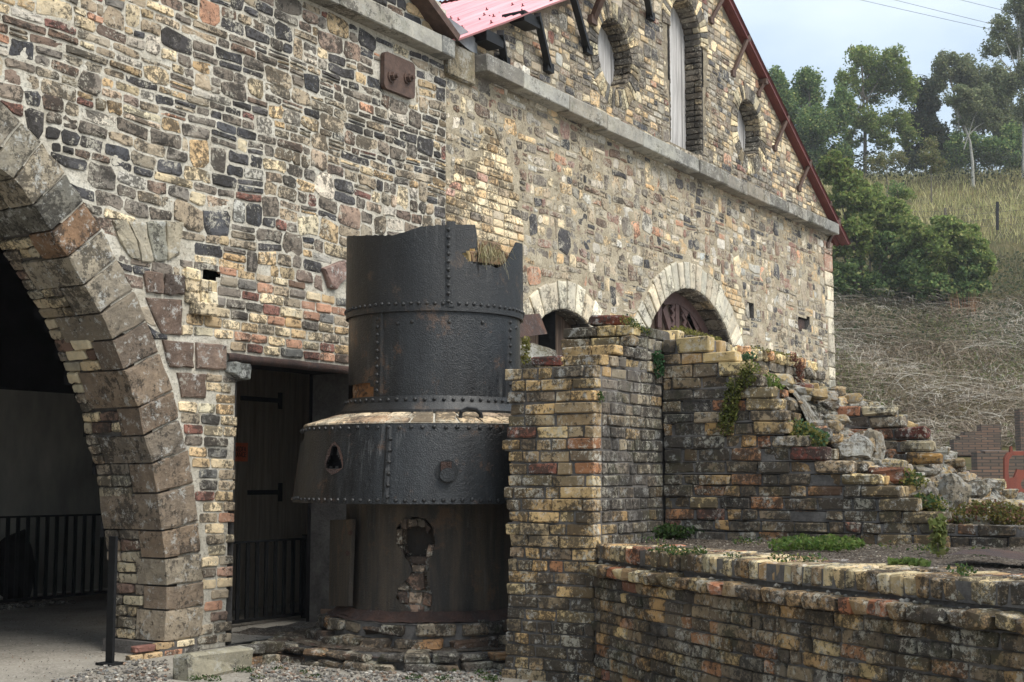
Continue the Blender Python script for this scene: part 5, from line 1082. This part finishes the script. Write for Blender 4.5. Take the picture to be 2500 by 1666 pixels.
# dry grass, undergrowth, bare brambles: uncountable masses
def hillpts(n, x0, x1, y0, y1):                        # random points of the slope seen inside a part of the photograph
    o = []
    while len(o) < n:
        Yc = NP.uniform(52, 135); xp = NP.uniform(x0, x1); X = (xp - 1250) / F * Yc; z = hh(X, Yc); p = CW(X, Yc, z); q = px(p)
        if y0 < q[1] < y1: o.append((X, Yc, z))
    return o
def blades(name, pts, h, w_, pal, lean=.35):
    n = len(pts); v = np.zeros((n, 4, 3)); hs = NP.uniform(.5, 1.2, n) * h
    for i, (X, Yc, z) in enumerate(pts):
        p = np.array(CW(X, Yc, z - .03)); a = NP.uniform(0, 6.28); t = np.array([math.cos(a), math.sin(a), 0]) * w_ * .5; l = np.array([NP.normal(0, lean), NP.normal(0, lean), 1]) * hs[i]; v[i] = (p - t, p + t, p + l * .6 + t * .6, p + l)
    c = (v.reshape(-1, 3).min(0) + v.reshape(-1, 3).max(0)) / 2; return mk(name, v.reshape(-1, 3), [(4 * i, 4 * i + 1, 4 * i + 2, 4 * i + 3) for i in range(n)], M['blade'], None, cols(n, pal, .2), kind='stuff')
DG = [(4, (.46, .41, .19)), (3, (.38, .35, .15)), (2, (.27, .29, .10)), (1, (.54, .48, .28))]
blades('dry_grass', hillpts(26000, 1500, 3000, 390, 600), .75, .055, DG)
blades('dry_grass', hillpts(5000, 1700, 3000, 590, 720), .6, .05, [(2, (.2, .18, .09)), (2, (.12, .13, .06)), (1, (.28, .24, .14))])
blades('rust_stalks', hillpts(260, 2320, 2400, 710, 780), 1.5, .05, [(1, (.26, .13, .06)), (1, (.2, .11, .06))], .12)
u_ = hillpts(19000, 1700, 3000, 640, 860); c = np.array([np.array(CW(X, Yc, z + NP.uniform(0, .7))) for X, Yc, z in u_]); leafmesh('undergrowth', c, .20, cols(len(c), [(3, (.065, .08, .038)), (3, (.09, .095, .048)), (2, (.12, .11, .06)), (2, (.055, .085, .033)), (1, (.16, .145, .09))]), M['leaf'], kind='stuff', up=.3)
u_ = hillpts(25000, 1750, 2950, 780, 1100); pn_ = np.array([noise.noise(Vector((X * .25, Yc * .2, 2.2))) + .18 * NP.normal() for X, Yc, z in u_]); c = np.array([np.array(CW(X, Yc, z + NP.uniform(0, .35 + max(0, 1.2 * q)))) for (X, Yc, z), q in zip(u_, pn_)])
kb = cols(len(c), [(3, (.28, .22, .15)), (3, (.21, .165, .11)), (1, (.34, .29, .20))]); kg = cols(len(c), [(3, (.12, .135, .055)), (2, (.16, .165, .075)), (1, (.20, .22, .08))]); leafmesh('undergrowth', c, .17, np.where((pn_ > .16)[:, None], kg, kb), M['leaf'], kind='stuff', up=.3)
A = Acc(); v = []; f = []; cc = []
for X, Yc, z in hillpts(14000, 1750, 2950, 738, 1105):
    p = np.array(CW(X, Yc, z)); a = NP.uniform(0, 6.28); L_ = NP.uniform(.6, 2.8) * (.6 + .8 * (noise.noise(Vector((X * .2, Yc * .2, 3))) > -.05)); H_ = NP.uniform(.3, 1.5); d_ = np.array([math.cos(a), math.sin(a), 0]); sd = np.array([-d_[1], d_[0], .4]) * NP.uniform(.008, .018); k = len(v); cv = NP.normal(0, .6)
    for i in range(6):
        t = i / 5; q = p + d_ * L_ * t + np.array([-d_[1], d_[0], 0]) * cv * t * t + np.array([0, 0, H_ * 4 * t * (1 - t * .82) * .45]); v += [tuple(q - sd * (1 - .6 * t)), tuple(q + sd * (1 - .6 * t))]
    pn_ = noise.noise(Vector((X * .22, Yc * .16, 8.1))) + .25 * NP.normal(); col = ((.46, .42, .35), (.36, .31, .25))[NP.choice(2)] if pn_ > .12 else ((.28, .22, .16), (.21, .16, .11), (.31, .26, .18))[NP.choice(3)]
    for i in range(5): f.append((k + 2 * i, k + 2 * i + 1, k + 2 * i + 3, k + 2 * i + 2)); cc.append(col)
mk('bare_brambles', v, f, M['twig'], None, cc, kind='stuff')
blades('grass', hillpts(1200, 2315, 2420, 1090, 1160), .25, .05, [(2, (.13, .19, .035)), (1, (.2, .22, .06))])
u_ = hillpts(15000, 1500, 3000, 385, 455); c = np.array([np.array(CW(X, Yc, z + NP.uniform(0, 2.6) ** 1.0)) for X, Yc, z in u_ if Yc > 112]); leafmesh('thicket', c, .3, cols(len(c), [(3, (.035, .05, .025)), (2, (.06, .075, .035)), (1, (.085, .09, .045))]), M['leaf'], kind='stuff', up=.3)
# post and wire fence on the slope
t = thing('wire_fence', 'dark post and wire fence crossing the dry grass on the slope', 'fence', at(2435, 553, 86))
for x, y0, y1, Y in ((2435, 493, 556, 86), (2308, 508, 566, 95), (2190, 512, 560, 104), (2560, 480, 548, 78)):
    b, tpp = at(x, y1 + 6, Y), at(x, y0, Y); mk('post', *bar(b, tpp, .15, .15), M['blackbar'] if Y < 90 else M['bark'], t)
for k in range(4):
    fr_ = .08 + .26 * k; pts = [at(x, y1 + (y0 - y1) * fr_, Y) for x, y0, y1, Y in ((2560, 480, 548, 78), (2435, 493, 556, 86), (2308, 508, 566, 95), (2190, 512, 560, 104))]; mk('wire', *tube(pts, .008, 4), M['cable'], t)
for (x0, y0), (x1, y1), lab in (((1700, -95), (2900, 175), 'lowest of the three overhead wires crossing the sky'), ((1700, -125), (2900, 172), 'middle overhead wire, just above the lowest one'), ((1700, -165), (2900, 132), 'topmost overhead wire, showing only in the top right corner')):
    pts = [at(x0 + (x1 - x0) * k / 12, y0 + (y1 - y0) * k / 12 + 22 * (k / 12) * (1 - k / 12), 104) for k in range(13)]; o = mk('overhead_wire', *tube(pts, .016, 5), M['cable']); tag(o, lab, 'wire', 'overhead wires')
# far ruins and the red plate
def brickmat():
    m, n, b = newmat('far_brickwork'); g_ = n.nodes.new('ShaderNodeTexCoord'); t = nn(n, 'TexBrick', Scale=1.0); t.inputs['Brick Width'].default_value = .25; t.inputs['Row Height'].default_value = .09; t.inputs['Mortar Size'].default_value = .012
    mp_ = nn(n, 'Mapping', Rotation=(math.pi / 2, 0, 0)); g2 = n.nodes.new('ShaderNodeNewGeometry'); n.links.new(g2.outputs['Position'], mp_.inputs['Vector']); n.links.new(mp_.outputs[0], t.inputs['Vector'])
    t.inputs['Color1'].default_value = (*lin(122, 96, 80), 1); t.inputs['Color2'].default_value = (*lin(92, 80, 70), 1); t.inputs['Mortar'].default_value = (*lin(70, 66, 60), 1)
    n.links.new(t.outputs['Color'], b.inputs['Base Color']); b.inputs['Roughness'].default_value = .95; bump(n, b, t.outputs['Fac'], -.02); return m
FB = brickmat()
def ruin(label, Y, cols_, yb, depth, mat=FB):
    p = at(cols_[0][0], yb, Y); t = thing('ruined_wall', label, 'wall', p); A = Acc()
    for (x0, x1, y) in cols_:
        a, b = at(x0, yb, Y), at(x1, yb, Y); zt_ = at(x0, y, Y).z; w_ = b - a; nrm = Vector((-w_.y, w_.x, 0)).normalized() * depth; v = [a, b, b + nrm, a + nrm]; v = [tuple(q) for q in v] + [(q.x, q.y, zt_ + .03 * R.uniform(-1, 1)) for q in v]; A.add(v, [(0, 3, 2, 1), (4, 5, 6, 7), (0, 1, 5, 4), (1, 2, 6, 5), (2, 3, 7, 6), (3, 0, 4, 7)])
    A.mk('brickwork', mat, t)
ruin('far stepped ruin of red-brown bricks below the brambles', 50, [(2330, 2345, 1072), (2345, 2358, 1062), (2358, 2398, 1053), (2398, 2446, 1037)], 1112, .5)
ruin('far pale-topped brick wall behind the red iron plate', 38, [(2392, 2400, 1103), (2400, 2412, 1106), (2412, 2560, 1100)], 1300, .5)
ruin('short brick pier left of the bright grass patch', 34, [(2292, 2326, 1104), ], 1200, .4)
ruin('low dark brick wall joining the far pier and the pale-topped wall', 36, [(2320, 2392, 1146)], 1300, .4)
ruin('pale stone pier cut off by the right edge of the picture', 46, [(2494, 2540, 1000)], 1120, .5)
rp_ = thing('iron_plate', 'rust-red cut iron plate with round notches standing at the right edge', 'iron plate', at(2480, 1235, 15))
Yp = 15; oq = [(2453, 1204), (2453, 1118), (2460, 1106), (2466, 1104), (2468, 1090), (2471, 1090), (2473, 1102), (2560, 1101), (2560, 1268), (2500, 1236)]
import bmesh
bm = bmesh.new()
def loop_(q, rev=False):
    vs = [bm.verts.new(at(x, y, Yp)) for x, y in q]; return [bm.edges.new((vs[i], vs[(i + 1) % len(vs)])) for i in range(len(vs))]
ed = loop_(oq) + loop_([(2462, 1150), (2464, 1122), (2472, 1112), (2550, 1112), (2550, 1142), (2496, 1148), (2484, 1146), (2476, 1166), (2464, 1168)]) + loop_([(2506 + 14 * math.cos(a * .628), 1182 + 15 * math.sin(a * .628)) for a in range(10)]) + loop_([(2504 + 14 * math.cos(a * .628), 1212 + 10 * math.sin(a * .628)) for a in range(10)])
bmesh.ops.triangle_fill(bm, use_beauty=True, use_dissolve=False, edges=ed); ex = bmesh.ops.extrude_face_region(bm, geom=bm.faces[:]); bmesh.ops.translate(bm, verts=[q for q in ex['geom'] if isinstance(q, bmesh.types.BMVert)], vec=CW(0, .05, 0) - CW(0, 0, 0))
bm.verts.index_update(); mk('plate', [tuple(q.co) for q in bm.verts], [tuple(x.index for x in q.verts) for q in bm.faces], M['redplate'], rp_); bm.free()
# small plants on and between the masonry
GR = [(3, (.045, .085, .028)), (2, (.065, .11, .036)), (1, (.10, .14, .05))]; MO = [(3, (.20, .19, .05)), (2, (.14, .15, .04)), (1, (.26, .23, .08))]; RS_ = [(3, (.16, .07, .05)), (2, (.22, .12, .08))]; BG = [(3, (.06, .12, .05)), (2, (.09, .15, .08))]
def plant(name, label, cat, pts, n, r, leaf, pal, group=None, stem=True, mat='leaf'):
    t = thing(name, label, cat, pts[0], group); C_ = [blob(max(4, n // len(pts)), tuple(p), r if hasattr(r, '__len__') else (r, r, r * .8), .1) for p in pts]; c = np.concatenate(C_); leafmesh('leaves', c, leaf, cols(len(c), pal), M[mat], t, up=.1, asp=.8)
    if stem:
        A = Acc()
        for p in pts: q = Vector(p); A.add(*tube([q + Vector((0, 0, -(r if not hasattr(r, '__len__') else r[2]) * .9)), q + Vector((R.gauss(0, .02), R.gauss(0, .02), .03))], .003, 4))
        A.mk('stems', M['bark'], t)
sp_ = lambda x, y, u: (lambda q: P(u, q[0], q[1]))(side(x, y, u)); wp = lambda x, y, d: (lambda q: P(q[0], d, q[1]))(wall(x, y, d)); fp_ = lambda x, y, z=.93: (lambda q: P(q[0], q[1], z))(flat(x, y, z))
plant('hanging_plant', 'long trailing yellow-green plant hanging down the middle of the stepped wall', 'plant', [sp_(1805 - 3 * k + (28 - 4 * k if k < 3 else 0), 900 + 13 * k, UCW - .035) for k in range(12)], 1300, (.035, .075, .06), .022, [(3, (.15, .17, .04)), (2, (.10, .12, .035)), (2, (.22, .22, .07)), (1, (.05, .06, .02))])
plant('hanging_plant', 'dried reddish trailing plant hanging at the far end of the rear wall', 'plant', [wp(1935 + 9 * min(k, 2) - 0 * k, 872 + 10 * k, DA1 + .06) for k in range(9)], 420, (.05, .04, .05), .024, RS_)
plant('ivy_sprig', 'small dark ivy sprig rooted in the corner joint of the ruined wall', 'plant', [wp(1606 + 3 * (k % 2), 870 + 13 * k, DA1 + .03) for k in range(4)], 220, (.05, .04, .05), .026, [(2, (.03, .08, .03)), (1, (.05, .11, .05))])
plant('fern', 'bushy green and yellow fern growing on the step beside the grey boulder', 'plant', [sp_(1945 + 16 * k, 1045 + 9 * k, UCW + .12) for k in range(4)] + [sp_(1960, 1062, UCW + .06), sp_(1990, 1070, UCW + .08)], 900, (.09, .10, .075), .026, BG + MO)
plant('moss_cushion', 'yellow moss cushion along the top of the rear wall before the arched door', 'moss', [wp(1660 + 16 * k, 800 + 5 * k + 4, DA1 - .02) for k in range(6)], 800, (.10, .07, .025), .016, MO, 'moss cushions on the wall tops', False)
plant('moss_cushion', 'yellow-green moss cushion on the wall top under the two wall niches', 'moss', [wp(1845 + 20 * k, 852 + 5 * k, DA1 - .02) for k in range(6)], 500, (.12, .07, .03), .018, MO, 'moss cushions on the wall tops', False)
plant('moss_cushion', 'green trailing moss beside the lone red brick on top of the ruined wall', 'moss', [wp(1528 + 12 * k, 780 + 7 * k, DA1 + .0) for k in range(5)], 420, (.06, .05, .035), .016, GR[:2] + MO, 'moss cushions on the wall tops', False)
plant('weed_clump', 'small bright weed on the upper step of the stepped wall', 'plant', [sp_(1880 + 8 * k, 925 + 8 * k, UCW + .15) for k in range(3)], 220, (.06, .06, .05), .02, [(2, (.13, .2, .04)), (1, (.2, .24, .07))], 'weeds on the walls')
plant('weed_clump', 'pale green weed on top of the stepped wall near the rear wall', 'plant', [sp_(1832, 868, UCW + .2), sp_(1818, 872, UCW + .15)], 160, (.05, .06, .03), .02, BG, 'weeds on the walls')
plant('weed_clump', 'dark leafy green weeds along the foot of the stepped wall, left end', 'plant', [fp_(1530 + 22 * k, 1312 - (k % 2) * 4) + Vector((0, 0, .045)) for k in range(9)], 2600, (.11, .10, .06), .030, GR, 'green weeds in the soil bed')
plant('weed_clump', 'upright bushy dark green weed against the stepped wall', 'plant', [fp_(1785 + 12 * (k % 3), 1308) + Vector((0, 0, .03 + .05 * (k // 3))) for k in range(6)], 1000, (.08, .08, .07), .032, [(3, (.04, .10, .035)), (1, (.07, .13, .04))], 'green weeds in the soil bed')
plant('weed_clump', 'low bright yellow-green weeds spreading in the middle of the soil bed', 'plant', [fp_(1915 + 22 * k, 1340 - 5 * (k % 3)) + Vector((0, 0, .025)) for k in range(8)], 1600, (.12, .11, .04), .028, [(3, (.10, .16, .035)), (2, (.14, .18, .05)), (1, (.06, .11, .03))], 'green weeds in the soil bed')
plant('weed_clump', 'slim upright pale weed by the last step of the brick stairs', 'plant', [fp_(2292, 1352) + Vector((0, 0, .03 + .05 * k)) for k in range(4)], 170, (.05, .05, .05), .04, [(2, (.16, .19, .06)), (1, (.22, .22, .08))], 'green weeds in the soil bed')
plant('weed_clump', 'flat rosette weed beside the coping near the rusty sheet', 'plant', [fp_(2205, 1372), fp_(2230, 1374)], 140, (.09, .09, .02), .04, [(2, (.14, .19, .05)), (1, (.09, .14, .04))], 'green weeds in the soil bed')
plant('creeping_plant', 'wide reddish-green creeping plant spilling over the low courses at the right edge', 'plant', [sp_(2350 + 20 * k, 1262 - 12 * math.sin(k * .5), UCW + .32) for k in range(9)], 2000, (.14, .12, .09), .024, [(3, (.13, .12, .035)), (2, (.20, .16, .05)), (2, (.18, .09, .06)), (2, (.09, .11, .035))])
plant('creeping_plant', 'yellow-green creeper between the grey squared block and the lower steps', 'plant', [sp_(2262 + 14 * k, 1222 + 7 * k, UCW + .25) for k in range(3)] + [sp_(2215 + 10 * k, 1165 + 6 * k, UCW + .35) for k in range(3)], 700, (.09, .09, .06), .024, MO + GR[:2])
plant('weed_clump', 'pale weed sprouting from the rubble right of the furnace', 'plant', [wp(1284, 832 + 12 * k, 1.2) for k in range(5)], 260, (.05, .05, .05), .025, MO, 'weeds on the walls')
plant('weed_clump', 'tiny green weeds at the foot of the granite block', 'plant', [(lambda q: P(q[0], q[1], .02))(flat(x, y, 0)) for x, y in ((480, 1662), (520, 1664), (590, 1640), (1010, 1660), (1080, 1662), (1200, 1664))], 420, (.07, .07, .02), .016, GR, 'weeds on the walls')
plant('ivy_sprig', 'little sprig growing from the side of the ruined wall', 'plant', [wp(1465, 965, DA1 + .02), wp(1468, 975, DA1 + .02)], 60, (.03, .02, .04), .02, GR)
u_ = []
for k in range(26):
    x = R.choice((R.uniform(1500, 2300), R.uniform(1600, 2480))); yb = 1316 + (x - 1600) * .035 if k % 3 else 1338 + (x - 1600) * .075; c_ = fp_(x, yb + R.uniform(-2, 6)); u_.append(blob(R.choice((25, 60, 110)), (c_.x, c_.y, .935), (.07, .07, .03), .1))
for k in range(10): c_ = flat(R.uniform(600, 1240), R.uniform(1638, 1664), 0); u_.append(blob(40, (c_[0], -c_[1], .01), (.05, .05, .02), .1))
c = np.concatenate(u_); leafmesh('ground_weeds', c, .02, cols(len(c), GR + MO[1:2], .3), M['leaf'], kind='stuff', up=.1)
# tuft of dry grass and broken brick lining in the torn top of the furnace
gt = thing('grass_tuft', 'tuft of dry straw-coloured grass hanging from the torn notch of the furnace top', 'grass tuft', cy(.66, .55, 3.12)); A = Acc()
pn, zn = phz(1205, 645, RU)
for k in range(95):
    p0 = Vector(cy(.64 + R.gauss(0, .04), pn + R.gauss(0, .10), zn + .03 + R.uniform(0, .04))); o = Vector(cy(1, pn + R.gauss(0, .5), 0)) - Vector(cy(0, 0, 0)); up_ = R.uniform(.02, .16); ln_ = R.uniform(.05, .16); dn = R.uniform(-.02, .16); pts = [p0, p0 + o * ln_ * .5 + Vector((0, 0, up_ * .8)), p0 + o * ln_ + Vector((0, 0, up_ - dn * 1.3))]
    A.add(*tube(pts, [.0022, .002, .001], 3), [(.42, .36, .2), (.34, .30, .14), (.5, .45, .3)][k % 3])
A.mk('blades', M['blade'], gt)
nb = Pieces('lining_brick', M['brick'], T3)
for k, (x0, y0, x1, y1, r) in enumerate(((1126, 640, 1152, 610, .66), (1148, 652, 1186, 618, .62), (1140, 612, 1168, 600, .58), (1192, 655, 1226, 596, .60), (1170, 650, 1195, 625, .60), (1224, 650, 1246, 620, .63))):
    p0, z0 = phz(x0, y0, r); p1, z1 = phz(x1, y1, r); c = Vector(cy(r - .06, (p0 + p1) / 2, (z0 + z1) / 2)); wd = abs(p1 - p0) * r / 2; v, f = cbox(c.x - wd, c.x + wd, -c.y - .06, -c.y + .06, z0 - .05, z1, rg, .02, .01); o = Vector(cy(1, (p0 + p1) / 2, 0)) - Vector(cy(0, 0, 0)); nb.add(rot(v, c, math.atan2(o.y, o.x) + math.pi / 2), f, pick([(2, lin(176, 146, 92)), (1, lin(120, 98, 76)), (1, lin(196, 168, 110))], rg, .1))
nb.done()
acc_mk('lining', grid(60, 6, lambda a, b: cy(.62, 2 * math.pi * a, 1.95 + 1.08 * b + .04 * b * noise.noise(Vector((a * 30, 0, 0))))), M['brick'], T3, lin(140, 116, 84)); acc_mk('lining_top', grid(40, 4, lambda a, b: cy(.70 * b, 2 * math.pi * a, 3.03 - .25 * (1 - b))), M['soil'], T3)
rk = acc_mk('loose_stone', rock(tuple(wp(1300, 905, .9)), .26, (1.2, 1, .9), 33, 3), M['rock'], col=lin(124, 118, 104)); tag(rk, 'weathered stone lump showing between the furnace and the ruined wall', 'stone', 'loose stones among the brick steps')

# summer haze over the valley
hz = mk('haze', *box(-140, 200, -190, 160, -1.2, 75), bpy.data.materials.new('valley_haze'), kind='stuff')
hm = hz.data.materials[0]; hm.use_nodes = True; hm.node_tree.nodes.clear(); ho = hm.node_tree.nodes.new('ShaderNodeOutputMaterial'); hv = hm.node_tree.nodes.new('ShaderNodeVolumePrincipled')
hv.inputs['Color'].default_value = (.96, .97, 1, 1); hv.inputs['Density'].default_value = .0005; hv.inputs['Anisotropy'].default_value = .2; hm.node_tree.links.new(hv.outputs[0], ho.inputs['Volume'])
